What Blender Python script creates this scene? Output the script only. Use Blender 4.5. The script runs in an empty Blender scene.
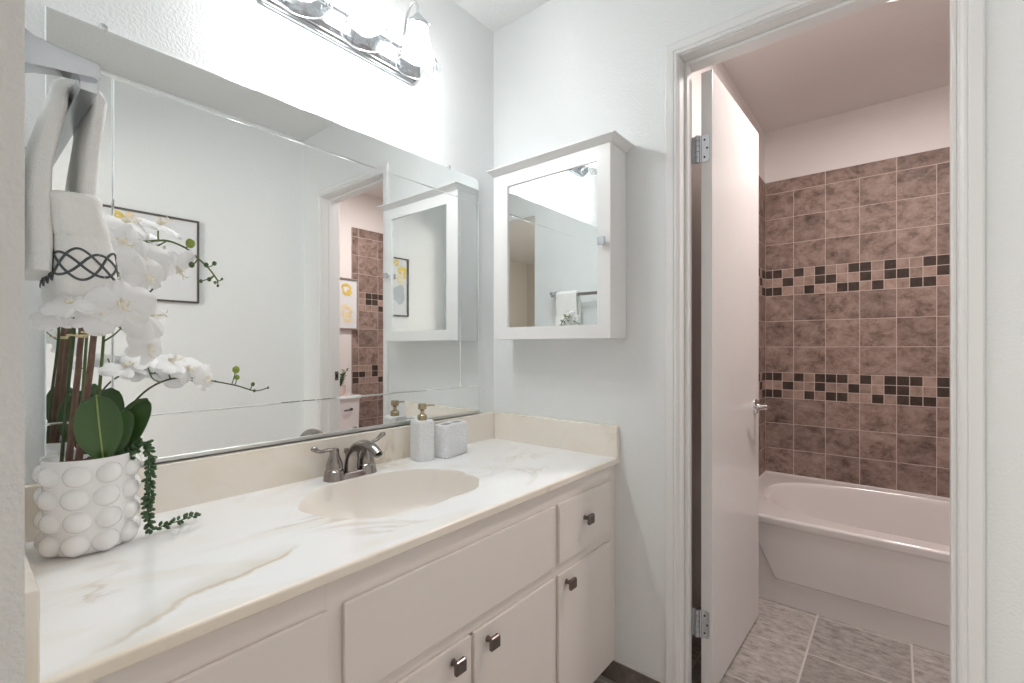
import bpy, bmesh, math, random
from mathutils import Vector, Matrix, Quaternion
PI = math.pi
random.seed(7)
S = bpy.context.scene
COL = S.collection

# ------------------------------------------------------------------ camera, world, light, exposure
cam_d = bpy.data.cameras.new('camera')
cam = bpy.data.objects.new('camera', cam_d); COL.objects.link(cam)
cam_d.sensor_width = 36.0
cam_d.lens = 468.28 / 1024 * 36.0
cam_d.shift_y = 6.35 / 1024
cam_d.clip_start = 0.01
cam.location = (1.2925, -1.4551, 1.1311)
cam.rotation_euler = (PI/2, 0, math.radians(39.37))
S.camera = cam

S.view_settings.view_transform = 'Standard'
S.view_settings.look = 'None'
S.view_settings.gamma = 1.0
S.view_settings.use_curve_mapping = False
S.view_settings.exposure = 0.24
S.cycles.use_denoising = True
S.cycles.max_bounces = 14
S.cycles.diffuse_bounces = 8
S.cycles.glossy_bounces = 8
S.cycles.transparent_max_bounces = 16
S.cycles.sample_clamp_indirect = 6.0

world = bpy.data.worlds.new('world'); S.world = world
world.use_nodes = True
world.node_tree.nodes['Background'].inputs[0].default_value = (0.80, 0.90, 1.0, 1)
world.node_tree.nodes['Background'].inputs[1].default_value = 1.0

def light(name, typ, loc, energy, color=(1, 1, 1), rot=(0, 0, 0), size=0.03, size_y=None):
    d = bpy.data.lights.new(name, typ)
    d.energy = energy; d.color = color
    if typ == 'AREA':
        if size_y:
            d.shape = 'RECTANGLE'; d.size_y = size_y
        else:
            d.shape = 'DISK'
        d.size = size
    else:
        d.shadow_soft_size = size
    o = bpy.data.objects.new(name, d); COL.objects.link(o)
    o.location = loc; o.rotation_euler = rot
    return o

# added fill light behind the camera, set at the bedroom's added window
light('fill_area_light', 'AREA', (-0.70, -4.42, 1.45), 66, (1.0, 0.93, 0.865), (PI/2, 0, 0), 1.4, 1.3)
# second added fill light, high in the unseen bedroom, without a fixture
light('fill_point_light', 'POINT', (-0.3, -3.2, 2.25), 24, (1.0, 0.95, 0.88), size=0.12)
# tub room ceiling lamp
light('bath_lamp_light', 'AREA', (1.36, 0.66, 2.405), 15.0, (1.0, 0.91, 0.87), (0, 0, 0), 0.22)
# vanity bulbs (inside the shades)
SHADE_X = 0.112
SHADE_Y = (-0.49, -0.677, -0.864)
for yy in SHADE_Y:
    light('vanity_bulb_light', 'POINT', (SHADE_X, yy, 2.075), 4.7, (0.99, 1.0, 0.995), size=0.028)

# ------------------------------------------------------------------ mesh builder
class MB:
    def __init__(self, origin=(0, 0, 0)):
        self.bm = bmesh.new(); self.o = Vector(origin); self.mi = 0
    def _merge(self, b, mi=None, M=None):
        if M is not None:
            bmesh.ops.transform(b, matrix=M, verts=b.verts)
        bmesh.ops.recalc_face_normals(b, faces=b.faces)
        for f in b.faces: f.material_index = self.mi if mi is None else mi
        me = bpy.data.meshes.new('tmp'); b.to_mesh(me); b.free()
        self.bm.from_mesh(me); bpy.data.meshes.remove(me)
        return self
    def box(self, a, c, bev=0.0, seg=2, mi=None, M=None):
        a = Vector(a); c = Vector(c)
        b = bmesh.new(); bmesh.ops.create_cube(b, size=1)
        for v in b.verts:
            v.co = Vector([(a[i]+c[i])/2 + v.co[i]*(abs(c[i]-a[i])) for i in range(3)])
        if bev > 0:
            bmesh.ops.bevel(b, geom=b.edges[:], offset=bev, segments=seg, profile=0.5, affect='EDGES')
        return self._merge(b, mi, M)
    def tube(self, pts, r, seg=12, mi=None, caps=True, flat=None, M=None):
        pts = [Vector(p) for p in pts]; n = len(pts)
        rr = r if isinstance(r, (list, tuple)) else [r]*n
        b = bmesh.new(); rings = []
        prev = None
        for i, p in enumerate(pts):
            t = (pts[min(i+1, n-1)] - pts[max(i-1, 0)]).normalized()
            if prev is None:
                ref = Vector((0, 0, 1)) if abs(t.z) < 0.9 else Vector((1, 0, 0))
                nx = t.cross(ref).normalized()
            else:
                nx = (prev - t*prev.dot(t)).normalized()
            prev = nx; ny = t.cross(nx)
            fy = 1.0 if flat is None else flat
            rings.append([b.verts.new(p + nx*math.cos(2*PI*k/seg)*rr[i] + ny*math.sin(2*PI*k/seg)*rr[i]*fy) for k in range(seg)])
        for i in range(n-1):
            for k in range(seg):
                b.faces.new((rings[i][k], rings[i][(k+1) % seg], rings[i+1][(k+1) % seg], rings[i+1][k]))
        if caps:
            b.faces.new(rings[0][::-1]); b.faces.new(rings[-1])
        return self._merge(b, mi, M)
    def cyl(self, p0, p1, r, seg=20, mi=None, M=None):
        return self.tube([p0, p1], r, seg, mi, M=M)
    def lathe(self, prof, c=(0, 0, 0), seg=32, mi=None, M=None, sx=1, sy=1):
        c = Vector(c); b = bmesh.new(); rings = []
        for r, z in prof:
            if r < 1e-6: rings.append([b.verts.new(c + Vector((0, 0, z)))])
            else: rings.append([b.verts.new(c + Vector((sx*r*math.cos(2*PI*k/seg), sy*r*math.sin(2*PI*k/seg), z))) for k in range(seg)])
        for A, B in zip(rings, rings[1:]):
            for k in range(seg):
                k2 = (k+1) % seg
                if len(A) == 1 and len(B) == 1: continue
                if len(A) == 1: b.faces.new((A[0], B[k2], B[k]))
                elif len(B) == 1: b.faces.new((A[k], A[k2], B[0]))
                else: b.faces.new((A[k], A[k2], B[k2], B[k]))
        return self._merge(b, mi, M)
    def ball(self, c, r, sc=(1, 1, 1), mi=None, sub=2, M=None):
        b = bmesh.new(); bmesh.ops.create_icosphere(b, subdivisions=sub, radius=1)
        for v in b.verts: v.co = Vector(c) + Vector((v.co.x*r*sc[0], v.co.y*r*sc[1], v.co.z*r*sc[2]))
        return self._merge(b, mi, M)
    def loft(self, rings, mi=None, cap0=True, cap1=True, closed=True, M=None):
        b = bmesh.new()
        R = [[b.verts.new(Vector(p)) for p in ring] for ring in rings]
        n = len(R[0])
        for A, B in zip(R, R[1:]):
            for k in range(n if closed else n-1):
                k2 = (k+1) % n
                b.faces.new((A[k], A[k2], B[k2], B[k]))
        if cap0: b.faces.new(R[0][::-1])
        if cap1: b.faces.new(R[-1])
        return self._merge(b, mi, M)
    def prism(self, outline, h, axis='z', base=0.0, bev=0.0, mi=None, M=None):
        # outline in the other two axes (cyclic order), extruded along axis from base to base+h
        def P(a, c, t):
            return {'z': (a, c, t), 'x': (t, a, c), 'y': (a, t, c)}[axis]
        b = bmesh.new()
        v0 = [b.verts.new(P(a, c, base)) for a, c in outline]
        v1 = [b.verts.new(P(a, c, base+h)) for a, c in outline]
        n = len(v0)
        b.faces.new(v0[::-1]); b.faces.new(v1)
        for k in range(n): b.faces.new((v0[k], v0[(k+1) % n], v1[(k+1) % n], v1[k]))
        if bev > 0:
            bmesh.ops.recalc_face_normals(b, faces=b.faces)
            bmesh.ops.bevel(b, geom=b.edges[:], offset=bev, segments=2, profile=0.5, affect='EDGES')
        return self._merge(b, mi, M)
    def grid(self, f, nu, nv, mi=None, M=None):
        b = bmesh.new()
        V = [[b.verts.new(Vector(f(i/nu, j/nv))) for j in range(nv+1)] for i in range(nu+1)]
        for i in range(nu):
            for j in range(nv):
                b.faces.new((V[i][j], V[i+1][j], V[i+1][j+1], V[i][j+1]))
        return self._merge(b, mi, M)
    def plate_hole(self, outer, inner, z, mi=None):
        b = bmesh.new()
        E = []
        for loop in (outer, inner):
            vs = [b.verts.new((p[0], p[1], z)) for p in loop]
            for k in range(len(vs)): E.append(b.edges.new((vs[k], vs[(k+1) % len(vs)])))
        bmesh.ops.triangle_fill(b, edges=E, use_beauty=True)
        for f in b.faces:
            if f.normal.z < 0: f.normal_flip()
        for f in b.faces: f.material_index = self.mi if mi is None else mi
        me = bpy.data.meshes.new('tmp'); b.to_mesh(me); b.free()
        self.bm.from_mesh(me); bpy.data.meshes.remove(me)
        return self
    def mesh(self, name, mats, smooth=35):
        me = bpy.data.meshes.new(name)
        bmesh.ops.translate(self.bm, verts=self.bm.verts, vec=-self.o)
        self.bm.to_mesh(me); self.bm.free()
        for m in (mats if isinstance(mats, (list, tuple)) else [mats]): me.materials.append(m)
        if smooth:
            for p in me.polygons: p.use_smooth = True
            me.set_sharp_from_angle(angle=math.radians(smooth))
        return me
    def build(self, name, mats, parent=None, smooth=35, **props):
        o = bpy.data.objects.new(name, self.mesh(name, mats, smooth))
        COL.objects.link(o)
        if smooth:
            wn = o.modifiers.new('weighted_normal', 'WEIGHTED_NORMAL'); wn.keep_sharp = True; wn.weight = 60
        if parent is not None: o.parent = parent
        else: o.location = self.o
        for k, v in props.items(): o[k] = v
        return o

def thing(name, label, cat, loc=(0, 0, 0), rz=0.0, **props):
    o = bpy.data.objects.new(name, None); COL.objects.link(o)
    o.empty_display_size = 0.05
    o.location = loc; o.rotation_euler = (0, 0, rz)
    o['label'] = label; o['category'] = cat
    for k, v in props.items(): o[k] = v
    return o

def rrect(x0, x1, y0, y1, r, n=6):
    out = []
    for cx, cy, a0 in ((x1-r, y1-r, 0), (x0+r, y1-r, PI/2), (x0+r, y0+r, PI), (x1-r, y0+r, 1.5*PI)):
        for k in range(n+1):
            a = a0 + PI/2*k/n
            out.append((cx + r*math.cos(a), cy + r*math.sin(a)))
    return out

def catmull(pts, closed=False, sub=6):
    pts = [Vector(p) for p in pts]; n = len(pts); out = []
    rng = range(n) if closed else range(n-1)
    for i in rng:
        g = (lambda k: pts[k % n]) if closed else (lambda k: pts[max(0, min(n-1, k))])
        p0, p1, p2, p3 = g(i-1), g(i), g(i+1), g(i+2)
        for s in range(sub):
            t = s/sub
            out.append(0.5*((2*p1) + (p2-p0)*t + (2*p0-5*p1+4*p2-p3)*t*t + (3*p1-p0-3*p2+p3)*t**3))
    if not closed: out.append(pts[-1])
    return out

# ------------------------------------------------------------------ materials
def nodes(name):
    m = bpy.data.materials.new(name); m.use_nodes = True
    nt = m.node_tree
    return m, nt, nt.nodes['Principled BSDF'], nt.nodes, nt.links

def pm(name, color, rough=0.5, metal=0.0, bump=None, spec=None, coat=0.0, var=None, sss=0.0):
    """plain principled; bump=(scale, distance, detail), var=(scale, amount) colour variation"""
    m, nt, P, N, L = nodes(name)
    P.inputs['Base Color'].default_value = (*color, 1)
    P.inputs['Roughness'].default_value = rough
    P.inputs['Metallic'].default_value = metal
    if spec is not None: P.inputs['Specular IOR Level'].default_value = spec
    if coat: P.inputs['Coat Weight'].default_value = coat; P.inputs['Coat Roughness'].default_value = 0.08
    tc = N.new('ShaderNodeTexCoord')
    if sss:
        P.inputs['Subsurface Weight'].default_value = sss
        P.inputs['Subsurface Radius'].default_value = (0.01, 0.01, 0.008)
        P.inputs['Subsurface Scale'].default_value = 0.3
    if bump:
        t = N.new('ShaderNodeTexNoise'); t.inputs['Scale'].default_value = bump[0]; t.inputs['Detail'].default_value = bump[2] if len(bump) > 2 else 3
        L.new(tc.outputs['Object'], t.inputs['Vector'])
        b = N.new('ShaderNodeBump'); b.inputs['Distance'].default_value = bump[1]; b.inputs['Strength'].default_value = 1.0
        L.new(t.outputs['Fac'], b.inputs['Height']); L.new(b.outputs['Normal'], P.inputs['Normal'])
    if var:
        t = N.new('ShaderNodeTexNoise'); t.inputs['Scale'].default_value = var[0]; t.inputs['Detail'].default_value = 4
        L.new(tc.outputs['Object'], t.inputs['Vector'])
        mx = N.new('ShaderNodeMix'); mx.data_type = 'RGBA'
        mx.inputs['A'].default_value = (*[c*(1-var[1]) for c in color], 1)
        mx.inputs['B'].default_value = (*[min(1, c*(1+var[1])) for c in color], 1)
        L.new(t.outputs['Fac'], mx.inputs['Factor']); L.new(mx.outputs['Result'], P.inputs['Base Color'])
    return m

def ramp(N, stops):
    r = N.new('ShaderNodeValToRGB'); e = r.color_ramp.elements
    e[0].position, e[0].color = stops[0][0], stops[0][1]
    e[1].position, e[1].color = stops[-1][0], stops[-1][1]
    for p, c in stops[1:-1]:
        k = e.new(p); k.color = c
    return r

M_wall = pm('wall_paint', (0.80, 0.82, 0.825), 0.55, bump=(150, 0.0017, 3))
M_ceil = pm('ceiling_paint', (0.78, 0.79, 0.79), 0.7, bump=(90, 0.001, 3))
M_bathwall = pm('bath_paint', (0.80, 0.77, 0.755), 0.5, bump=(150, 0.0017, 3))
M_trim = pm('trim_paint', (0.80, 0.80, 0.80), 0.32, bump=(25, 0.0004, 2))
M_door = pm('door_paint', (0.78, 0.76, 0.755), 0.22, bump=(18, 0.0004, 2))
M_cab = pm('vanity_paint', (0.80, 0.745, 0.71), 0.36, bump=(40, 0.0003, 2))
M_medcab = pm('cabinet_paint', (0.82, 0.82, 0.82), 0.30, bump=(40, 0.0002, 2))
M_gap = pm('dark_recess', (0.10, 0.085, 0.075), 0.8, var=(8, 0.1))
M_mirror = pm('mirror_silver', (0.90, 0.92, 0.915), 0.0, 1.0)
M_glassedge = pm('mirror_bevel', (0.93, 0.96, 0.95), 0.06, 1.0)
M_chrome = pm('chrome', (0.78, 0.79, 0.81), 0.10, 1.0)
M_satin = pm('satin_steel', (0.60, 0.625, 0.66), 0.22, 1.0)
M_nickel = pm('brushed_nickel', (0.33, 0.305, 0.29), 0.22, 1.0, var=(60, 0.06))
M_knob = pm('dark_bronze_knob', (0.20, 0.17, 0.155), 0.30, 1.0, var=(90, 0.1))
M_brass = pm('antique_brass', (0.47, 0.39, 0.27), 0.24, 1.0)
M_channel = pm('aluminium_channel', (0.62, 0.62, 0.61), 0.35, 1.0)
M_ceram = pm('white_ceramic', (0.86, 0.86, 0.87), 0.14, coat=0.3)
M_pot = pm('pot_ceramic', (0.86, 0.85, 0.85), 0.10, coat=0.6)
M_tub = pm('tub_acrylic', (0.80, 0.765, 0.76), 0.14, coat=0.3)
M_soil = pm('bark_mulch', (0.13, 0.085, 0.06), 0.9, bump=(160, 0.006, 4), var=(120, 0.5))
M_leaf = pm('orchid_leaf', (0.045, 0.105, 0.025), 0.34, var=(14, 0.25), coat=0.15)
M_leafrib = pm('leaf_rib', (0.30, 0.36, 0.12), 0.5)
M_stem = pm('orchid_stem', (0.10, 0.16, 0.045), 0.5, var=(40, 0.3))
M_darkstem = pm('dark_stem', (0.055, 0.075, 0.03), 0.5, var=(40, 0.3))
M_stake = pm('stake_wood', (0.17, 0.10, 0.072), 0.75, bump=(70, 0.002, 4), var=(60, 0.35))
M_tie = pm('raffia_tie', (0.66, 0.55, 0.33), 0.7, var=(90, 0.2))
M_bud = pm('orchid_bud', (0.26, 0.34, 0.06), 0.45, var=(60, 0.35))
M_smallbud = pm('orchid_tip_bud', (0.07, 0.12, 0.03), 0.5, var=(60, 0.3))
M_pearl = pm('succulent_green', (0.055, 0.115, 0.045), 0.5, var=(70, 0.45))
M_towel = pm('towel_terry', (0.91, 0.905, 0.885), 0.95, bump=(420, 0.0014, 2), var=(60, 0.03))
M_hem = pm('towel_weave', (0.91, 0.905, 0.885), 0.8, bump=(200, 0.001, 2))
M_thread = pm('grey_thread', (0.10, 0.115, 0.12), 0.7, var=(200, 0.2))
M_frameblk = pm('dark_frame', (0.085, 0.07, 0.06), 0.4, var=(30, 0.2))
M_framegrey = pm('grey_wood_frame', (0.33, 0.27, 0.25), 0.5, var=(30, 0.2))
M_paper = pm('art_paper', (0.74, 0.75, 0.77), 0.7, var=(5, 0.02))
M_artgrey = pm('art_blue_grey', (0.50, 0.53, 0.57), 0.7, var=(15, 0.15))
M_gold = pm('art_gold', (0.70, 0.52, 0.13), 0.5, var=(35, 0.3))
M_artpale = pm('art_pale_gold', (0.78, 0.68, 0.45), 0.6, var=(35, 0.2))
M_artblack = pm('art_black', (0.03, 0.03, 0.03), 0.6)
M_drain = pm('drain_chrome', (0.6, 0.6, 0.6), 0.15, 1.0)
M_carpet = pm('carpet', (0.36, 0.31, 0.27), 0.95, bump=(300, 0.004, 3), var=(200, 0.2))
M_bedwall = pm('bedroom_paint', (0.62, 0.59, 0.55), 0.6, bump=(130, 0.002, 3))
M_plantlf = pm('small_leaf', (0.10, 0.17, 0.05), 0.5, var=(40, 0.4))
M_pinkpot = pm('pale_pot', (0.72, 0.60, 0.56), 0.4)
M_hole = pm('dark_hole', (0.03, 0.03, 0.03), 0.8)
M_caulk = pm('caulk', (0.74, 0.71, 0.69), 0.5)

def marble(name, base, rough=0.16, vein=None):
    m, nt, P, N, L = nodes(name)
    tc = N.new('ShaderNodeTexCoord')
    mp = N.new('ShaderNodeMapping'); mp.inputs['Rotation'].default_value = (0, 0, 0.5); mp.inputs['Scale'].default_value = (2.6, 1.0, 1.8)
    L.new(tc.outputs['Object'], mp.inputs['Vector'])
    n1 = N.new('ShaderNodeTexNoise'); n1.inputs['Scale'].default_value = 1.25; n1.inputs['Detail'].default_value = 7; n1.inputs['Roughness'].default_value = 0.55; n1.inputs['Distortion'].default_value = 1.3
    L.new(mp.outputs['Vector'], n1.inputs['Vector'])
    r1 = ramp(N, [(0.475, (0, 0, 0, 1)), (0.50, (1, 1, 1, 1)), (0.512, (0.25, 0.25, 0.25, 1)), (0.56, (0, 0, 0, 1))])
    L.new(n1.outputs['Fac'], r1.inputs['Fac'])
    n2 = N.new('ShaderNodeTexNoise'); n2.inputs['Scale'].default_value = 3.0; n2.inputs['Detail'].default_value = 3
    L.new(tc.outputs['Object'], n2.inputs['Vector'])
    r2 = ramp(N, [(0.50, (0, 0, 0, 1)), (0.66, (1, 1, 1, 1))])
    L.new(n2.outputs['Fac'], r2.inputs['Fac'])
    mu = N.new('ShaderNodeMath'); mu.operation = 'MULTIPLY'
    L.new(r1.outputs['Color'], mu.inputs[0]); L.new(r2.outputs['Color'], mu.inputs[1])
    n3 = N.new('ShaderNodeTexNoise'); n3.inputs['Scale'].default_value = 1.6; n3.inputs['Detail'].default_value = 5; n3.inputs['Distortion'].default_value = 2.5
    L.new(mp.outputs['Vector'], n3.inputs['Vector'])
    r3 = ramp(N, [(0.50, (0, 0, 0, 1)), (0.66, (0.42, 0.42, 0.42, 1))])
    L.new(n3.outputs['Fac'], r3.inputs['Fac'])
    mxa = N.new('ShaderNodeMix'); mxa.data_type = 'RGBA'
    mxa.inputs['A'].default_value = (*base, 1); mxa.inputs['B'].default_value = (base[0]*0.90, base[1]*0.84, base[2]*0.72, 1)
    L.new(r3.outputs['Color'], mxa.inputs['Factor'])
    mxb = N.new('ShaderNodeMix'); mxb.data_type = 'RGBA'
    mxb.inputs['B'].default_value = (0.50, 0.39, 0.24, 1)
    mm = N.new('ShaderNodeMath'); mm.operation = 'MULTIPLY'; mm.inputs[1].default_value = 0.55
    L.new(mu.outputs[0], mm.inputs[0]); L.new(mm.outputs[0], mxb.inputs['Factor'])
    L.new(mxa.outputs['Result'], mxb.inputs['A'])
    last = mxb
    if vein:
        (ax_, ay_), (bx_, by_) = vein
        dl = math.hypot(bx_-ax_, by_-ay_); ux, uy = (bx_-ax_)/dl, (by_-ay_)/dl
        def dot(vec, off):
            d_ = N.new('ShaderNodeVectorMath'); d_.operation = 'DOT_PRODUCT'; d_.inputs[1].default_value = vec
            L.new(tc.outputs['Object'], d_.inputs[0])
            a_ = N.new('ShaderNodeMath'); a_.operation = 'SUBTRACT'; a_.inputs[1].default_value = off
            L.new(d_.outputs['Value'], a_.inputs[0]); return a_
        across = dot((-uy, ux, 0), -uy*ax_+ux*ay_); along = dot((ux/dl, uy/dl, 0), (ux*ax_+uy*ay_)/dl)
        nz = N.new('ShaderNodeTexNoise'); nz.inputs['Scale'].default_value = 7; nz.inputs['Detail'].default_value = 5
        L.new(tc.outputs['Object'], nz.inputs['Vector'])
        wob = N.new('ShaderNodeMath'); wob.operation = 'MULTIPLY_ADD'; wob.inputs[1].default_value = 0.11; L.new(nz.outputs['Fac'], wob.inputs[0]); L.new(across.outputs[0], wob.inputs[2])
        rv = ramp(N, [(0.0, (0, 0, 0, 1)), (0.045, (0, 0, 0, 1)), (0.052, (0.95, 0.95, 0.95, 1)), (0.060, (0.35, 0.35, 0.35, 1)), (0.085, (0.12, 0.12, 0.12, 1)), (0.10, (0, 0, 0, 1))])
        L.new(wob.outputs[0], rv.inputs['Fac'])
        ra = ramp(N, [(0.0, (0, 0, 0, 1)), (0.10, (0.6, 0.6, 0.6, 1)), (0.55, (1, 1, 1, 1)), (0.85, (1, 1, 1, 1)), (1.0, (0, 0, 0, 1))])
        L.new(along.outputs[0], ra.inputs['Fac'])
        mv = N.new('ShaderNodeMath'); mv.operation = 'MULTIPLY'; L.new(rv.outputs['Color'], mv.inputs[0]); L.new(ra.outputs['Color'], mv.inputs[1])
        mxc = N.new('ShaderNodeMix'); mxc.data_type = 'RGBA'; mxc.inputs['B'].default_value = (0.56, 0.47, 0.32, 1)
        L.new(mv.outputs[0], mxc.inputs['Factor']); L.new(mxb.outputs['Result'], mxc.inputs['A']); last = mxc
    L.new(last.outputs['Result'], P.inputs['Base Color'])
    P.inputs['Roughness'].default_value = rough
    P.inputs['Coat Weight'].default_value = 0.2
    return m
M_marble = marble('cultured_marble', (0.89, 0.90, 0.91), vein=((0.268, -0.645), (0.130, -0.330)))
M_splash = marble('cultured_marble_splash', (0.86, 0.80, 0.72), 0.22)
M_basin = pm('basin_marble', (0.82, 0.775, 0.725), 0.30, coat=0.0, var=(4, 0.03))

def stone(name, c0, c1, c2, scale=9, rough=0.45, streak=(1, 1, 1), dist=0.3, det=0.7):
    """mottled stone, tone differs from tile to tile (each tile is an island of the mesh)"""
    m, nt, P, N, L = nodes(name)
    g = N.new('ShaderNodeNewGeometry'); tc = N.new('ShaderNodeTexCoord')
    add = N.new('ShaderNodeVectorMath'); add.operation = 'MULTIPLY_ADD'
    add.inputs[1].default_value = streak
    cmb = N.new('ShaderNodeCombineXYZ')
    mu = N.new('ShaderNodeMath'); mu.operation = 'MULTIPLY'; mu.inputs[1].default_value = 37.0
    L.new(g.outputs['Random Per Island'], mu.inputs[0])
    for k in range(3): L.new(mu.outputs[0], cmb.inputs[k])
    L.new(tc.outputs['Object'], add.inputs[0]); L.new(cmb.outputs[0], add.inputs[2])
    n1 = N.new('ShaderNodeTexNoise'); n1.inputs['Scale'].default_value = scale; n1.inputs['Detail'].default_value = 9; n1.inputs['Roughness'].default_value = det; n1.inputs['Distortion'].default_value = dist
    L.new(add.outputs[0], n1.inputs['Vector'])
    r = ramp(N, [(0.33, (*c0, 1)), (0.50, (*c1, 1)), (0.70, (*c2, 1))])
    L.new(n1.outputs['Fac'], r.inputs['Fac'])
    hsv = N.new('ShaderNodeHueSaturation')
    mr = N.new('ShaderNodeMapRange'); mr.inputs['To Min'].default_value = 0.82; mr.inputs['To Max'].default_value = 1.14
    L.new(g.outputs['Random Per Island'], mr.inputs['Value']); L.new(mr.outputs[0], hsv.inputs['Value'])
    L.new(r.outputs['Color'], hsv.inputs['Color']); L.new(hsv.outputs['Color'], P.inputs['Base Color'])
    P.inputs['Roughness'].default_value = rough; P.inputs['Specular IOR Level'].default_value = 0.25
    b = N.new('ShaderNodeBump'); b.inputs['Distance'].default_value = 0.0012
    L.new(n1.outputs['Fac'], b.inputs['Height']); L.new(b.outputs['Normal'], P.inputs['Normal'])
    return m
M_tile = stone('brown_stone_tile', (0.10, 0.070, 0.058), (0.285, 0.205, 0.175), (0.43, 0.335, 0.295), 13, 0.5, (1.0, 1.0, 1.3), 0.25, 0.75)
M_moslight = stone('light_mosaic', (0.24, 0.17, 0.14), (0.36, 0.26, 0.22), (0.46, 0.35, 0.30), 20)
M_mosdark = stone('dark_mosaic', (0.045, 0.032, 0.027), (0.065, 0.046, 0.038), (0.10, 0.07, 0.06), 20, 0.6)
M_grout = pm('tile_grout', (0.56, 0.46, 0.42), 0.85, bump=(200, 0.001))
M_floortile = stone('grey_floor_stone', (0.20, 0.178, 0.165), (0.40, 0.37, 0.35), (0.56, 0.53, 0.51), 22, 0.4, (1.0, 2.0, 1.0), 0.1, 0.78)
M_floorgrout = pm('floor_grout', (0.60, 0.57, 0.54), 0.85, bump=(200, 0.001))
M_basetile = stone('baseboard_stone', (0.15, 0.13, 0.115), (0.22, 0.19, 0.17), (0.30, 0.27, 0.24), 14, 0.45)

def woven(name):
    m, nt, P, N, L = nodes(name)
    P.inputs['Base Color'].default_value = (0.84, 0.85, 0.87, 1); P.inputs['Roughness'].default_value = 0.3
    tc = N.new('ShaderNodeTexCoord')
    v = N.new('ShaderNodeTexVoronoi'); v.inputs['Scale'].default_value = 150
    mp = N.new('ShaderNodeMapping'); mp.inputs['Scale'].default_value = (0.8, 0.8, 1.25)
    L.new(tc.outputs['Object'], mp.inputs['Vector']); L.new(mp.outputs['Vector'], v.inputs['Vector'])
    b = N.new('ShaderNodeBump'); b.inputs['Distance'].default_value = 0.003; b.invert = True
    L.new(v.outputs['Distance'], b.inputs['Height']); L.new(b.outputs['Normal'], P.inputs['Normal'])
    return m
M_woven = woven('dimpled_ceramic')

def petal_mat(name, col):
    m, nt, P, N, L = nodes(name)
    tc = N.new('ShaderNodeTexCoord')
    w = N.new('ShaderNodeTexNoise'); w.inputs['Scale'].default_value = 60; w.inputs['Detail'].default_value = 2
    L.new(tc.outputs['Object'], w.inputs['Vector'])
    b = N.new('ShaderNodeBump'); b.inputs['Distance'].default_value = 0.001
    L.new(w.outputs['Fac'], b.inputs['Height']); L.new(b.outputs['Normal'], P.inputs['Normal'])
    P.inputs['Base Color'].default_value = (*col, 1); P.inputs['Roughness'].default_value = 0.55
    t = N.new('ShaderNodeBsdfTranslucent'); t.inputs['Color'].default_value = (*col, 1)
    mx = N.new('ShaderNodeMixShader'); mx.inputs['Fac'].default_value = 0.35
    L.new(P.outputs[0], mx.inputs[1]); L.new(t.outputs[0], mx.inputs[2])
    L.new(mx.outputs[0], N['Material Output'].inputs['Surface'])
    return m
M_petal = petal_mat('orchid_petal', (0.95, 0.95, 0.955))
M_lip = petal_mat('orchid_lip', (0.92, 0.88, 0.78))

def shade_mat(name, trans, emit, col, clear=False):
    """thin glass of a lit lamp: part clear, part translucent, glowing"""
    m, nt, P, N, L = nodes(name)
    P.inputs['Base Color'].default_value = (*col, 1); P.inputs['Roughness'].default_value = 0.12
    P.inputs['Emission Color'].default_value = (1.0, 0.975, 0.95, 1); P.inputs['Emission Strength'].default_value = emit
    tr = N.new('ShaderNodeBsdfTransparent')
    mx = N.new('ShaderNodeMixShader'); mx.inputs['Fac'].default_value = trans
    src = P
    if clear:
        tr.inputs['Color'].default_value = (*col, 1)
        src = N.new('ShaderNodeBsdfGlossy'); src.inputs['Color'].default_value = (0.8, 0.82, 0.84, 1); src.inputs['Roughness'].default_value = 0.08
    L.new(src.outputs[0], mx.inputs[1]); L.new(tr.outputs[0], mx.inputs[2])
    L.new(mx.outputs[0], N['Material Output'].inputs['Surface'])
    return m
M_frost = shade_mat('frosted_shade_glass', 0.40, 3.2, (0.9, 0.9, 0.9))
M_clear = shade_mat('clear_shade_rim', 0.80, 0.0, (0.88, 0.90, 0.91), True)
M_cut = pm('cut_glass_line', (0.40, 0.42, 0.44), 0.15, 1.0)
M_plate = pm('lamp_plate_chrome', (0.50, 0.52, 0.54), 0.16, 1.0)
def emit_mat(name, col, s):
    m, nt, P, N, L = nodes(name)
    P.inputs['Emission Color'].default_value = (*col, 1); P.inputs['Emission Strength'].default_value = s
    P.inputs['Base Color'].default_value = (0.8, 0.8, 0.8, 1)
    return m
M_rim = shade_mat('glass_rim', 0.35, 0.0, (0.85, 0.87, 0.88), True)
M_bulb = emit_mat('bulb_glow', (1, 0.96, 0.9), 7)
M_diffuser = emit_mat('lamp_diffuser', (1, 0.93, 0.88), 2.2)
def glass_mat(name):
    m, nt, P, N, L = nodes(name)
    P.inputs['Roughness'].default_value = 0.02
    tr = N.new('ShaderNodeBsdfTransparent'); mx = N.new('ShaderNodeMixShader'); mx.inputs['Fac'].default_value = 0.9
    L.new(P.outputs[0], mx.inputs[1]); L.new(tr.outputs[0], mx.inputs[2]); L.new(mx.outputs[0], N['Material Output'].inputs['Surface'])
    return m
M_pane = glass_mat('added_window_glass')

# ------------------------------------------------------------------ room shell
ZC = 2.44
XR = 1.6145          # right wall of the vanity room
YN = -1.407          # near (towel bar) wall
XBL, XBR, YB = 0.678, 2.20, 1.7242   # tub alcove tile faces
YA = 0.889           # tub apron
def struct(name, mb, mats, parent=None, smooth=35):
    return mb.build(name, mats, parent, smooth, **({} if parent else {'kind': 'structure'}))

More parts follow.
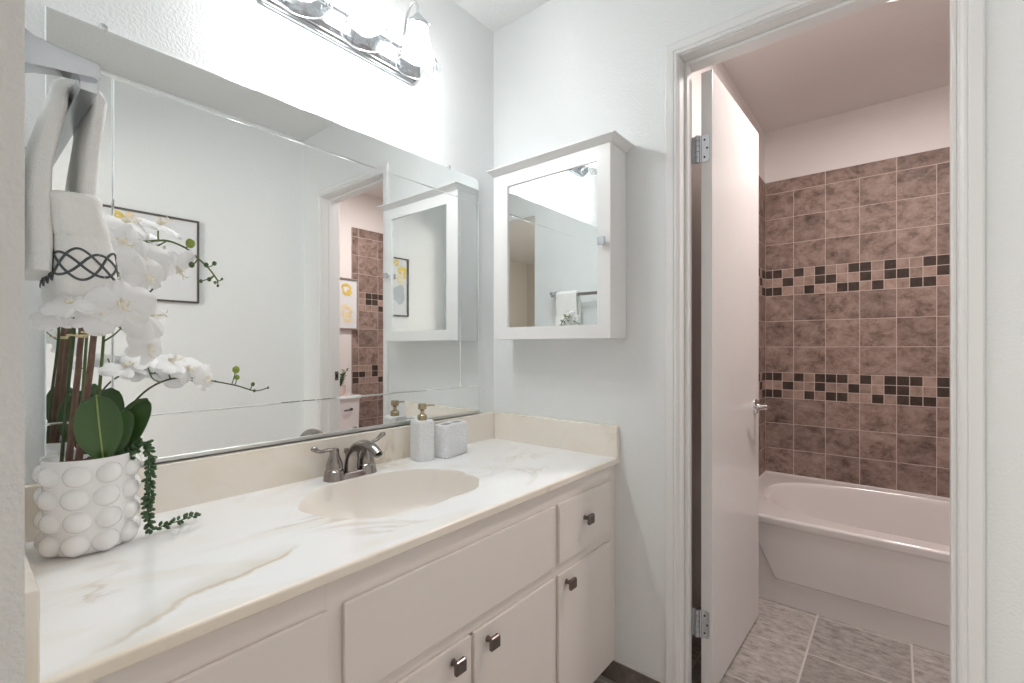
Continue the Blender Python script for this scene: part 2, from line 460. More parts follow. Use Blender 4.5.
struct('wall_left', MB().box((-0.12, -1.53, 0), (0, 0.0, ZC)), M_wall)
m = MB()
m.box((-0.12, 0, 0), (0.7575, 0.11, ZC)); m.box((1.4155, 0, 0), (2.32, 0.11, ZC)); m.box((0.7575, 0, 2.052), (1.4155, 0.11, ZC))
struct('wall_far', m, M_wall)
struct('wall_right', MB().box((XR, -1.53, 0), (XR+0.12, 0, ZC)), M_wall)
m = MB()
m.box((0, -1.527, 0), (0.68, YN, ZC)); m.box((1.52, -1.527, 0), (XR, YN, ZC)); m.box((0.68, -1.527, 2.06), (1.52, YN, ZC))
struct('wall_near', m, M_wall)
struct('ceiling', MB().box((-0.12, -1.527, ZC), (XR+0.12, 0.0, ZC+0.1)), M_ceil)
struct('ceiling_bath', MB().box((0.55, 0.0, ZC), (2.32, 1.86, ZC+0.1)), M_bathwall)

# tub room walls
struct('wall_bath_left', MB().box((0.55, 0.11, 0), (XBL-0.006, YB+0.006, ZC)), M_bathwall)
struct('wall_bath_back', MB().box((0.55, YB+0.006, 0), (2.32, 1.86, ZC)), M_bathwall)
struct('wall_bath_right', MB().box((XBR+0.006, 0.11, 0), (2.32, YB+0.006, ZC)), M_bathwall)
struct('wall_bath_front', MB().box((XBL-0.006, 0.11, 0), (0.755, 0.115, ZC)).box((1.418, 0.11, 0), (2.206, 0.115, ZC)).box((0.755, 0.11, 2.055), (1.418, 0.115, ZC)), M_bathwall)

# floors: stone tiles set in grout, one slab
def tiled_floor(name, x0, x1, y0, y1):
    m = MB(); m.box((x0, y0, -0.06), (x1, y1, -0.0015), mi=1)
    gx = [1.035 + 0.302*k for k in range(-5, 6)]; gy = [0.581 + 0.305*k for k in range(-8, 4)]
    g = 0.0035
    for a in range(len(gx)-1):
        for b in range(len(gy)-1):
            xa, xb = max(gx[a]+g, x0), min(gx[a+1]-g, x1); ya, yb = max(gy[b]+g, y0), min(gy[b+1]-g, y1)
            if xb-xa > 0.01 and yb-ya > 0.01:
                m.box((xa, ya, -0.01), (xb, yb, 0.0), 0.001, 1, mi=0)
    return struct(name, m, [M_floortile, M_floorgrout], smooth=0)
tiled_floor('floor', 0.0, XR, -1.527, 0.055)
tiled_floor('floor_bath', XBL-0.006, XBR+0.006, 0.055, YB)

# tile surround: rows and columns as in the photo
COLS = [0.678, 0.826, 0.982, 1.138, 1.294, 1.450, 1.606, 1.762, 1.918, 2.074, 2.200]
ROWS = [0.379, 0.530, 0.681, 0.832, 0.984, 1.137, 1.290, 1.443, 1.598, 1.751, 1.904, 2.057, 2.132]
PAT_TOP = ['dd.d.d..dd.d..dd', '..d..dd..d.dd..d', 'dd..d..dd.d..dd.']
PAT_BOT = ['dd.d.ddd.d.ddd.d', '..d..d..d..dd..d', 'dd..d.dd..d.ddd.']
random.seed(11)
def isdark(pat, r, c):
    s = pat[r]
    if c < len(s): return s[c] == 'd'
    return random.random() < 0.42
def tile_wall(name, cols, tf, z0=0.379, trim_cols=None):
    """tf(a, d, z): point at distance a along the wall, d out of the wall"""
    m = MB(); g = 0.0017
    def slab(a0, a1, z0, z1, mi, d0=-0.006, d1=0.0, bev=0.0012):
        p = tf(a0, d0, z0); q = tf(a1, d1, z1)
        m.box([min(p[i], q[i]) for i in range(3)], [max(p[i], q[i]) for i in range(3)], bev, 1, mi=mi)
    slab(cols[0], cols[-1], z0, ROWS[-1], 3, -0.006, -0.0012, 0)
    mos = [cols[0]]
    for i in range(len(cols)-1):
        w = cols[i+1]-cols[i]; n = 3 if w > 0.12 else max(1, round(w/0.052))
        if i == 0 and n == 3:
            mos += [cols[0]+w*0.26, cols[0]+w*0.60, cols[1]]
        else:
            mos += [cols[i]+w*(k+1)/n for k in range(n)]
    for j in range(len(ROWS)-1):
        za, zb = ROWS[j], ROWS[j+1]
        if j in (3, 7):
            pat = PAT_BOT if j == 3 else PAT_TOP
            for r in range(3):
                zt = zb - (zb-za)*r/3; zl = zb - (zb-za)*(r+1)/3
                for c in range(len(mos)-1):
                    slab(mos[c]+g, mos[c+1]-g, zl+g, zt-g, 1 if isdark(pat, r, c) else 2)
        elif j == len(ROWS)-2:
            step = [cols[0]] + cols[2::2] if len(cols) > 4 else cols
            if step[-1] != cols[-1]: step = step + [cols[-1]]
            for c in range(len(step)-1): slab(step[c]+g, step[c+1]-g, za+g, zb, 0, bev=0.002)
        else:
            for c in range(len(cols)-1): slab(cols[c]+g, cols[c+1]-g, za+g, zb-g, 0)
    return struct(name, m, [M_tile, M_mosdark, M_moslight, M_grout], smooth=0)
tile_wall('wall_tile_back', COLS, lambda a, d, z: (a, YB - d, z))
SC = [0.0, 0.148, 0.304, 0.460, 0.616, 0.772, 0.960, 1.02]
tile_wall('wall_tile_left', SC, lambda a, d, z: (XBL + d, YB - a, z))
tile_wall('wall_tile_right', SC, lambda a, d, z: (XBR - d, YB - a, z))
m = MB()
for zz in range(0, 12):
    m.box((XBR-0.002, 0.699, 0.379+zz*0.146+0.0015), (XBR+0.006, 0.7027, 0.379+(zz+1)*0.146-0.0015), 0.001, 1)
struct('trim_1', m, M_tile)
# caulk line round the tub
m = MB(); m.box((XBL, YB-0.006, 0.376), (XBR, YB, 0.386), 0.002).box((XBL, YA+0.02, 0.376), (XBL+0.006, YB, 0.386), 0.002)
struct('trim_2', m, M_caulk)

# jamb, stops and casing of the tub room doorway
XJ0, XJ1, ZJ = 0.7715, 1.4015, 2.0385
m = MB()
m.box((0.7575, 0.0, 0), (XJ0, 0.115, ZJ+0.013), 0.0008, 1); m.box((XJ1, 0.0, 0), (1.4155, 0.115, ZJ+0.013), 0.0008, 1); m.box((XJ0, 0.0, ZJ), (XJ1, 0.115, ZJ+0.013), 0.0008, 1)
m.box((XJ0, 0.045, 0), (XJ0+0.010, 0.078, ZJ), 0.002); m.box((XJ1-0.010, 0.045, 0), (XJ1, 0.078, ZJ), 0.002); m.box((XJ0+0.0095, 0.0452, ZJ-0.0102), (XJ1-0.0095, 0.0778, ZJ), 0.002)
jamb = struct('trim_3', m, M_trim)
p = MB().box((XJ1-0.0015, 0.088, 0.93), (XJ1+0.0005, 0.112, 0.985), 0.0006, 1)
p.box((XJ1-0.0018, 0.094, 0.945), (XJ1, 0.106, 0.968), 0, mi=1)
p.build('strike_plate', [M_knob, M_hole], jamb)
def casing(name, yw, sgn):
    m = MB()
    prof = [(0.0, 0.0), (0.0, 0.007), (0.004, 0.010), (0.009, 0.010), (0.011, 0.008), (0.013, 0.0115), (0.034, 0.0125), (0.038, 0.010), (0.038, 0.0)]
    i0, i1, zt = XJ0-0.003, XJ1+0.003, ZJ+0.003
    def ring(fx):
        return [fx(a, b) for a, b in prof]
    L = [ring(lambda a, b: (i0-a, yw+sgn*b, 0.0)), ring(lambda a, b: (i0-a, yw+sgn*b, zt+a)),
         ring(lambda a, b: (i1+a, yw+sgn*b, zt+a)), ring(lambda a, b: (i1+a, yw+sgn*b, 0.0))]
    m.loft(L)
    return struct(name, m, M_trim, smooth=25)
casing('trim_4', 0.0, -1)
casing('trim_5', 0.115, 1)

# tiled baseboards
m = MB(); m.box((0.473, -0.010, 0.0), (0.7305, 0.0, 0.070), 0.0015, 1, mi=0); m.box((0.473, -0.009, 0.070), (0.7305, 0.0, 0.0745), 0.001, 1, mi=1)
struct('baseboard_far', m, [M_basetile, M_caulk])
m = MB(); m.box((1.4425, -0.010, 0.0), (XR-0.01, 0.0, 0.072), 0.0015, 1); m.box((XR-0.010, YN+0.002, 0), (XR, -0.0, 0.072), 0.0015, 1)
struct('baseboard_right', m, M_basetile)
m = MB(); m.box((XBL-0.006, 0.13, 0), (XBL+0.004, 0.70, 0.072), 0.0015, 1); m.box((XBR-0.004, 0.13, 0), (XBR+0.006, 0.70, 0.072), 0.0015, 1)
struct('baseboard_bath', m, M_basetile)

# bedroom behind the camera
struct('floor_bedroom', MB().box((-1.5, -4.6, -0.06), (3.2, -1.527, 0.0)), M_carpet)
struct('ceiling_bedroom', MB().box((-1.5, -4.6, ZC), (3.2, -1.527, ZC+0.1)), M_ceil)
struct('wall_bedroom_left', MB().box((-1.62, -4.6, 0), (-1.5, -1.527, ZC)), M_bedwall)
struct('wall_bedroom_right', MB().box((3.2, -4.6, 0), (3.32, -1.527, ZC)), M_bedwall)
m = MB(); m.box((-1.5, -1.53, 0), (-0.12, -1.43, ZC)); m.box((XR+0.12, -1.53, 0), (3.2, -1.43, ZC))
struct('wall_bedroom_front', m, M_bedwall)
m = MB(); m.box((-1.5, -4.7, 0), (-1.48, -4.6, ZC)); m.box((0.08, -4.7, 0), (3.2, -4.6, ZC)); m.box((-1.48, -4.7, 0), (0.08, -4.6, 0.75)); m.box((-1.48, -4.7, 2.15), (0.08, -4.6, ZC))
struct('wall_bedroom_back', m, M_bedwall)
m = MB()
for a, b in (((-1.48, 0.75), (-1.42, 2.15)), ((0.02, 0.75), (0.08, 2.15)), ((-0.73, 0.81), (-0.67, 2.09)), ((-1.42, 0.75), (0.02, 0.81)), ((-1.42, 2.09), (0.02, 2.15))):
    m.box((a[0], -4.68, a[1]), (b[0], -4.61, b[1]), 0.004)
w = struct('added_window', m, M_trim)  # unseen window, added to go with the area fill light
MB().box((-1.42, -4.65, 0.81), (0.02, -4.645, 2.09)).build('added_window_glass', M_pane, w)

# ------------------------------------------------------------------ tub room door
d = bpy.data.objects.new('door_1', None); COL.objects.link(d); d['kind'] = 'structure'
d.location = (0.800, 0.118, 0.012); d.rotation_euler = (0, 0, math.radians(-1.2))
MB().box((0, 0, 0), (0.035, 0.598, 2.016), 0.0015).build('door_leaf', M_door, d)
for zc in (1.766, 0.222):
    m = MB()
    m.prism([(0.0, zc-0.044), (0.018, zc-0.044), (0.0245, zc-0.041), (0.027, zc-0.034), (0.027, zc+0.034), (0.0245, zc+0.041), (0.018, zc+0.044), (0.0, zc+0.044)], 0.003, 'y', -0.003)
    for k in range(5):
        m.cyl((-0.009, -0.009, zc-0.044+k*0.0178), (-0.009, -0.009, zc-0.044+k*0.0178+0.0165), 0.0065, 14)
    m.box((-0.009, -0.006, zc-0.044), (0.002, -0.002, zc+0.044))
    m.box((-0.0275, -0.009, zc-0.044), (-0.009, -0.006, zc+0.044), 0.0008, 1)
    for sx, sz in ((0.012, 0.028), (0.020, 0.0), (0.012, -0.028)):
        m.cyl((sx, -0.0030, zc+sz), (sx, -0.0036, zc+sz), 0.0032, 10, mi=1)
    m.build('hinge', [M_satin, M_hole], d)
for side, sg, x0 in ((1, 1, 0.035), (-1, -1, 0.0)):
    m = MB(); R = Matrix.Translation((x0, 0.535, 0.880)) @ Matrix.Rotation(sg*PI/2, 4, 'Y')
    m.lathe([(0, 0), (0.031, 0), (0.031, 0.004), (0.026, 0.009), (0.013, 0.012), (0.010, 0.02), (0.010, 0.046), (0, 0.048)], seg=24, M=R)
    x1 = x0 + sg*0.045
    pts = catmull([(x1, 0.545, 0.880), (x1+sg*0.004, 0.522, 0.881), (x1, 0.49, 0.882), (x1-sg*0.010, 0.455, 0.880), (x1-sg*0.017, 0.425, 0.878)], sub=5)
    m.tube(pts, [0.0085 - 0.003*i/len(pts) for i in range(len(pts))], 12, flat=0.8)
    m.build('door_handle', M_chrome, d)
MB().box((0.010, 0.5975, 0.85), (0.025, 0.5995, 0.91), 0.0005, 1).build('latch_plate', M_satin, d)

# ------------------------------------------------------------------ vanity cabinet
V0 = (0.30, -0.70, 0)
v = thing('vanity_cabinet', 'long cream painted vanity cabinet under the marble countertop', 'cabinet', V0)
m = MB(V0)
m.box((0.0, YN, 0.075), (0.536, -0.002, 0.600)); m.box((0.0, YN, 0.0), (0.47, -0.002, 0.075))
m.box((0.0, YN, 0.60), (0.02, -0.002, 0.739)); m.box((0.0, YN, 0.60), (0.536, YN+0.02, 0.739)); m.box((0.0, -0.022, 0.60), (0.536, -0.002, 0.739))
m.build('carcass', M_cab, v)
m = MB(V0); FX0, FX1 = 0.536, 0.553
for a, b in ((-0.050, -0.001), (-0.378, -0.352), (-1.047, -1.015), (YN, YN+0.03)): m.box((FX0, a, 0.075), (FX1, b, 0.739), 0.0008, 1)
for a, b in ((0.676, 0.7388), (0.485, 0.530), (0.0752, 0.110)): m.box((FX0, YN+0.001, a), (FX1-0.0004, -0.0015, b), 0.0008, 1)
m.box((FX0, -0.715, 0.09), (FX1-0.0004, -0.690, 0.49), 0.0008, 1)
m.build('face_frame', M_cab, v)
def knob(parent, y, z, rot=0):
    m = MB(V0)
    R = Matrix.Translation((0.563, y, z)) @ Matrix.Rotation(PI/2, 4, 'Y')
    m.lathe([(0, 0), (0.0075, 0), (0.006, 0.004), (0.0055, 0.012), (0.008, 0.017), (0, 0.018)], seg=16, M=R)
    # square head, dished face
    h = 0.0145; rings = []
    for dx, s in ((0.0155, 0.55), (0.0185, 1.0), (0.0225, 1.04), (0.0255, 0.9)):
        rings.append([(0.563+dx + (0.0025*((abs(a)/h)**2) if dx > 0.02 else 0), y+a*s, z+c*s) for a, c in rrect(-h, h, -h, h, 0.003, 3)])
    m.loft(rings)
    m.build('knob', M_knob, parent)
def front(kind, y0, y1, z0, z1, kn=None):
    o = MB(V0).box((0.5535, y0, z0), (0.563, y1, z1), 0.0022).build(kind, M_cab, v)
    if kn: knob(o, *kn)
front('drawer', -0.355, -0.046, 0.524, 0.692, (-0.220, 0.618))
front('cabinet_door', -0.358, -0.046, 0.088, 0.492, (-0.322, 0.464))
front('false_front', -1.017, -0.375, 0.523, 0.692)
front('cabinet_door', -0.698, -0.375, 0.088, 0.492, (-0.655, 0.460))
front('cabinet_door', -1.017, -0.708, 0.088, 0.492, (-0.764, 0.462))
front('drawer', -1.380, -1.045, 0.524, 0.692, (-1.212, 0.618))
front('cabinet_door', -1.380, -1.045, 0.088, 0.492, (-1.090, 0.464))

# countertop with moulded shell basin
ZK, DC = 0.762, 0.5695
C0 = (0.28, -0.70, 0.740)
ct = thing('countertop', 'cream cultured marble countertop with beige veins and oval shell basin', 'countertop', C0)
bp = [(0.233, -0.936), (0.318, -0.927), (0.372, -0.903), (0.413, -0.862), (0.440, -0.812), (0.449, -0.745), (0.449, -0.66), (0.441, -0.580), (0.410, -0.517), (0.343, -0.480), (0.265, -0.470),
      (0.178, -0.525), (0.124, -0.615), (0.105, -0.715), (0.108, -0.79), (0.143, -0.862)]
out = catmull([(a, b, 0) for a, b in bp], True, 8)
bc = Vector((0.277, -0.70, 0))
def scal(p, k=1.0):
    r = p - bc; th = math.atan2(r.y/0.235, r.x/0.17)
    w = max(0.0, min(1.0, 0.55 + 0.8*math.cos(th-0.35)))     # lobes towards the front and the right end
    f = 1 + k*w*0.045*(abs(math.sin(5.5*(th-0.2)))-0.55)
    return bc + r*f
lip = [scal(p) for p in out]
def ring(s, z, k=1.0, dx=0.0):
    return [(bc.x+dx+(scal(p, k).x-bc.x)*s, bc.y+(scal(p, k).y-bc.y)*s, z) for p in out]
m = MB(C0)
rr = [(x, y) for x, y in rrect(0.006, DC-0.006, YN+0.001, -0.001, 0.001, 1)]
m.plate_hole([(0.0, YN), (DC-0.007, YN), (DC-0.007, 0.0), (0.0, 0.0)], [(p.x, p.y) for p in lip], ZK)
# rounded front edge
e = [(DC-0.007, ZK), (DC-0.0035, ZK-0.0006), (DC-0.0012, ZK-0.0022), (DC, ZK-0.005), (DC, ZK-0.017), (DC-0.0015, ZK-0.0205), (DC-0.005, ZK-0.022), (0.50, ZK-0.022)]
m.loft([[(x, YN, z) for x, z in e], [(x, 0.0, z) for x, z in e]], cap0=False, cap1=False, closed=False, mi=1)
m.box((0.0, YN, ZK-0.022), (0.002, 0, ZK-0.001)); m.box((0.0, -0.002, ZK-0.022), (DC-0.004, 0.0, ZK-0.004)); m.box((0.0, YN, ZK-0.022), (DC-0.004, YN+0.002, ZK-0.004))
m.build('slab', [M_marble, M_splash], ct, smooth=50)
m = MB(C0)
prof = [(1.0, ZK, 1), (0.992, ZK-0.002, 1), (0.978, ZK-0.008, 1), (0.95, ZK-0.03, 0.8), (0.90, ZK-0.062, 0.5), (0.81, ZK-0.092, 0.3), (0.66, ZK-0.113, 0.15), (0.45, ZK-0.124, 0.05), (0.22, ZK-0.129, 0), (0.10, ZK-0.131, 0)]
m.loft([ring(s, z, k) for s, z, k in prof], cap0=False, cap1=True)
m.build('basin', M_basin, ct, smooth=60)
m = MB(C0); m.lathe([(0, ZK-0.128), (0.012, ZK-0.127), (0.021, ZK-0.1285), (0.023, ZK-0.1315), (0, ZK-0.1315)], (bc.x, bc.y, 0), 24)
m.build('drain', M_drain, ct)
MB(C0).box((0.0005, YN+0.0208, ZK-0.002), (0.020, -0.0005, 0.868), 0.003).build('backsplash', M_splash, ct)
MB(C0).box((0.0203, -0.020, ZK-0.002), (DC+0.0005, -0.0005, 0.868), 0.003).build('side_splash', M_splash, ct)
MB(C0).box((0.0005, YN+0.0005, ZK-0.002), (DC, YN+0.0205, 0.868), 0.003).build('side_splash', M_splash, ct)

# ------------------------------------------------------------------ faucet
F0 = (0.075, -0.705, ZK)
f = thing('faucet', 'brushed nickel two handle faucet behind the oval basin', 'faucet', F0)
m = MB()
def oval(rx, ry, z, n=36, p=2.6):
    o = []
    for k in range(n):
        a = 2*PI*k/n; c, s = math.cos(a), math.sin(a)
        o.append((rx*abs(c)**(2/p)*(1 if c >= 0 else -1), ry*abs(s)**(2/p)*(1 if s >= 0 else -1), z))
    return o
m.loft([oval(0.026, 0.078, 0.0), oval(0.0255, 0.0775, 0.004), oval(0.0225, 0.070, 0.013), oval(0.020, 0.066, 0.016), oval(0.012, 0.060, 0.017)])
for sy in (-1, 1):
    def ped(r, z): return [(x, y+sy*0.0515, z) for x, y, z in oval(r, r, z, 28, 2.4)]
    m.loft([ped(0.0285, 0.0), ped(0.0280, 0.004), ped(0.0255, 0.018), ped(0.0245, 0.026), ped(0.0225, 0.0275), ped(0.0215, 0.0285)])
m.build('base_plate', M_nickel, f, smooth=40)
m = MB()
sp = catmull([(0.002, 0, 0.004), (0.003, 0, 0.035), (0.012, 0, 0.066), (0.038, 0, 0.091), (0.074, 0, 0.0995), (0.110, 0, 0.0945), (0.136, 0, 0.080)], sub=6)
n = len(sp); rad = []
for i in range(n):
    t = i/(n-1); rad.append(0.0115*(1-t)**1.2 + 0.0108 + 0.0026*t)
m.tube(sp, rad, 24, flat=0.80)
m.cyl(sp[-1], sp[-1]+Vector((0.001, 0, -0.003)), 0.009, 16, mi=1)
m.build('spout', [M_nickel, M_hole], f, smooth=50)
for sy in (-1, 1):
    m = MB(); y0 = sy*0.051
    m.lathe([(0.0225, 0.028), (0.0235, 0.031), (0.0230, 0.034), (0.0225, 0.042), (0.0185, 0.054), (0.0145, 0.065), (0.0125, 0.074), (0.0130, 0.080), (0.0110, 0.087), (0, 0.089)], (0, y0, 0), 24)
    hp = catmull([(0, y0, 0.083), (0.000, y0+sy*0.020, 0.086), (0.002, y0+sy*0.038, 0.085), (0.005, y0+sy*0.052, 0.089), (0.006, y0+sy*0.062, 0.096)] if sy < 0 else
                 [(0, y0, 0.083), (0.001, y0+0.018, 0.087), (0.003, y0+0.033, 0.091), (0.005, y0+0.045, 0.100), (0.006, y0+0.053, 0.106)], sub=5)
    k = len(hp)
    m.tube(hp, [0.0062 + 0.0035*max(0, (i/(k-1)-0.45))*1.8 for i in range(k)], 14, flat=0.75)
    m.ball(hp[-1], 0.0098, (0.85, 1, 0.75))
    m.build('handle', M_nickel, f, smooth=50)
m = MB(); m.cyl((-0.024, 0, 0.018), (-0.024, 0, 0.066), 0.003, 12); m.lathe([(0, 0.062), (0.006, 0.063), (0.0075, 0.070), (0.006, 0.076), (0, 0.077)], (-0.024, 0, 0), 16)
m.build('lift_rod', M_nickel, f)

# ------------------------------------------------------------------ soap dispenser and toothbrush holder
sd = thing('soap_dispenser', 'white dimpled square soap dispenser with brass pump by the faucet', 'soap dispenser', (0.080, -0.4455, ZK), math.radians(-10))
m = MB(); h = 0.0305
rings = [rrect(-h+e, h-e, -h+e, h-e, 0.008, 5) for e in (0.003, 0.0008, 0, 0, 0.0008, 0.003)]
zs = (0.0, 0.0015, 0.005, 0.1245, 0.1285, 0.1310)
m.loft([[(x, y, z) for x, y in r] for r, z in zip(rings, zs)])
m.build('bottle', M_woven, sd)
m = MB()
m.lathe([(0, 0.130), (0.0155, 0.130), (0.0155, 0.1445), (0.014, 0.1475), (0.0085, 0.1505), (0.0062, 0.154), (0.0062, 0.161), (0.0085, 0.1645), (0.0135, 0.167), (0.0142, 0.169), (0.0142, 0.182), (0.0125, 0.1845), (0, 0.185)], seg=28)
m.tube([(0, 0.008, 0.1765), (0, 0.032, 0.1765), (0, 0.047, 0.1755)], [0.0034, 0.003, 0.0027], 12)
m.build('pump', M_brass, sd)
th = thing('toothbrush_holder', 'white dimpled toothbrush holder beside the soap dispenser', 'toothbrush holder', (0.102, -0.336, ZK), math.radians(9))
m = MB(); a, b = 0.0290, 0.0600
rings = [rrect(-a+e, a-e, -b+e, b-e, 0.010, 5) for e in (0.003, 0.0008, 0, 0, 0.0008, 0.003)]
zs = (0.0, 0.0015, 0.005, 0.103, 0.107, 0.1095)
m.loft([[(x, y, z) for x, y in r] for r, z in zip(rings, zs)])
m.build('body', M_woven, th)
m = MB()
for y0 in (-0.028, 0.028):
    m.loft([[(x, y+y0, 0.1096) for x, y in rrect(-0.013, 0.013, -0.020, 0.020, 0.008, 4)], [(x, y+y0, 0.1102) for x, y in rrect(-0.012, 0.012, -0.019, 0.019, 0.008, 4)]])
m.build('slot', pm('slot_shade', (0.32, 0.32, 0.33), 0.6), th, label='grey slot openings')

# ------------------------------------------------------------------ wall mirror
MY0, MY1, MZ0, MZ1 = -1.327, -0.094, 0.8745, 1.801
IY0, IY1, IZ0, IZ1 = -1.224, -0.200, 0.981, 1.7045
W0 = (0.003, (MY0+MY1)/2, MZ0)
wm = thing('wall_mirror', 'large wall mirror with thin border lines spanning the wall above the countertop', 'mirror', W0)
def pane(name, y0, y1, z0, z1, bw=0.0022, round_tr=False):
    m = MB(W0); x0, x1 = 0.001, 0.006
    o = [(y0, z0), (y1, z0), (y1, z1), (y0, z1)]; i = [(y0+bw, z0+bw), (y1-bw, z0+bw), (y1-bw, z1-bw), (y0+bw, z1-bw)]
    if round_tr:
        def arc(cy, cz, r): return [(cy+r*math.cos(t*PI/2/5), cz+r*math.sin(t*PI/2/5)) for t in range(6)]
        o = o[:2] + arc(y1-0.02, z1-0.02, 0.02) + o[3:]; i = i[:2] + arc(y1-0.02, z1-0.02, 0.02-bw) + i[3:]
    m.loft([[(x0, a, b) for a, b in o], [(x1-0.0012, a, b) for a, b in o]], mi=1, cap1=False)
    m.loft([[(x1-0.0012, a, b) for a, b in o], [(x1, a, b) for a, b in i]], mi=1, cap0=False, cap1=False)
    bmf = bmesh.new(); bmf.faces.new([bmf.verts.new((x1, a, b)) for a, b in i]); m._merge(bmf, 0)
    return m.build(name, [M_mirror, M_glassedge], wm, smooth=0)
g = 0.0003
pane('centre_pane', IY0+g, IY1-g, IZ0+g, IZ1-g)
pane('border_strip', MY0, MY1, IZ1+g, MZ1, round_tr=True)
pane('border_strip', MY0, MY1, MZ0, IZ0-g)
pane('border_strip', MY0, IY0-g, IZ0+g, IZ1-g)
pane('border_strip', IY1+g, MY1, IZ0+g, IZ1-g)
m = MB(W0); m.box((0.001, MY0, MZ0-0.006), (0.0095, MY1, MZ0-0.0003), 0.001, 1)
m.box((0.0078, MY0, MZ0-0.005), (0.0095, MY1, MZ0+0.0085), 0.0006, 1)
m.build('bottom_channel', M_channel, wm)
for y0 in (-1.239, -0.255):
    m = MB(W0); m.box((0.001, y0-0.007, MZ1-0.004), (0.0105, y0+0.007, MZ1+0.009), 0.003); m.cyl((0.0105, y0, MZ1+0.005), (0.0125, y0, MZ1+0.005), 0.003, 10)
    m.build('clip', M_chrome, wm)
m = MB(W0); m.box((0.001, -0.405, MZ0-0.004), (0.0115, -0.391, MZ0+0.010), 0.003); m.build('clip', M_chrome, wm)

# ------------------------------------------------------------------ vanity light
L0 = (0.0, -0.677, 2.035)
vl = thing('vanity_light', 'chrome three light vanity bar with frosted bell shades above the mirror', 'wall lamp', L0)
m = MB(L0); y0, y1 = -0.941, -0.413
prof = [(0.0005, 2.035), (0.010, 2.035), (0.014, 2.0375), (0.014, 2.0405), (0.018, 2.0425), (0.021, 2.046), (0.021, 2.051), (0.024, 2.054), (0.030, 2.062), (0.030, 2.113), (0.024, 2.121), (0.021, 2.124), (0.021, 2.129), (0.018, 2.1325), (0.014, 2.1345), (0.014, 2.1375), (0.010, 2.140), (0.0005, 2.140)]
m.loft([[(x, y0+0.03-x, z) for x, z in prof], [(x, y1-0.03+x, z) for x, z in prof]])
m.build('back_plate', M_plate, vl, smooth=30)
for yy in SHADE_Y:
    a = MB(L0)
    pa = catmull([(0.028, yy, 2.128), (0.042, yy, 2.165), (0.058, yy, 2.218), (0.084, yy, 2.246), (0.106, yy, 2.232), (SHADE_X, yy, 2.200), (SHADE_X, yy, 2.182)], sub=6)
    a.tube(pa, 0.0048, 12); a.lathe([(0, 0), (0.016, 0), (0.013, 0.006), (0.0065, 0.010)], (0, 0, 0), 20, M=Matrix.Translation((0.029, yy, 2.115)) @ Matrix.Rotation(PI/2, 4, 'Y'))
    arm = a.build('arm', M_chrome, vl)
    s = MB(L0)
    s.lathe([(0, 2.196), (0.010, 2.195), (0.012, 2.188), (0.018, 2.184), (0.021, 2.176), (0.028, 2.172), (0.0345, 2.166), (0.0355, 2.156), (0.0335, 2.153), (0.030, 2.154), (0, 2.156)], (SHADE_X, yy, 0), 28)
    for k in range(3):
        aa = 2*PI*k/3+0.5; s.cyl((SHADE_X+0.034*math.cos(aa), yy+0.034*math.sin(aa), 2.160), (SHADE_X+0.041*math.cos(aa), yy+0.041*math.sin(aa), 2.160), 0.0022, 8)
    s.build('socket_cup', M_satin, vl)
    g_ = MB(L0)
    pr = [(0.0305, 2.154), (0.0325, 2.148), (0.0315, 2.143), (0.0335, 2.138), (0.0325, 2.133), (0.035, 2.126), (0.0385, 2.112), (0.042, 2.096), (0.046, 2.080), (0.0505, 2.066)]
    g_.lathe(pr, (SHADE_X, yy, 0), 36, mi=0)
    g_.lathe([(0.0505, 2.066), (0.056, 2.052), (0.0625, 2.039), (0.068, 2.028), (0.069, 2.0265), (0.0675, 2.0260), (0.0655, 2.029)], (SHADE_X, yy, 0), 36, mi=1)
    zig = []
    for k in range(33):
        aa = 2*PI*k/32; r = 0.0575 if k % 2 else 0.0645; z = 2.0515 if k % 2 else 2.036
        zig.append((SHADE_X+r*math.cos(aa), yy+r*math.sin(aa), z))
    g_.tube(zig, 0.0013, 6, mi=2)
    rim = [(SHADE_X+0.0682*math.cos(2*PI*k/36), yy+0.0682*math.sin(2*PI*k/36), 2.027) for k in range(37)]
    g_.tube(rim, 0.0016, 8, mi=3)
    band = [(SHADE_X+0.0512*math.cos(2*PI*k/36), yy+0.0512*math.sin(2*PI*k/36), 2.0655) for k in range(37)]
    g_.tube(band, 0.0010, 6, mi=2)
    sh = g_.build('lamp_shade', [M_frost, M_clear, M_cut, M_rim], vl, smooth=60)
    b = MB(L0); b.lathe([(0, 2.084), (0.010, 2.086), (0.018, 2.094), (0.021, 2.106), (0.018, 2.121), (0.012, 2.134), (0.012, 2.150)], (SHADE_X, yy, 0), 20)
    b.build('bulb', M_bulb, vl)

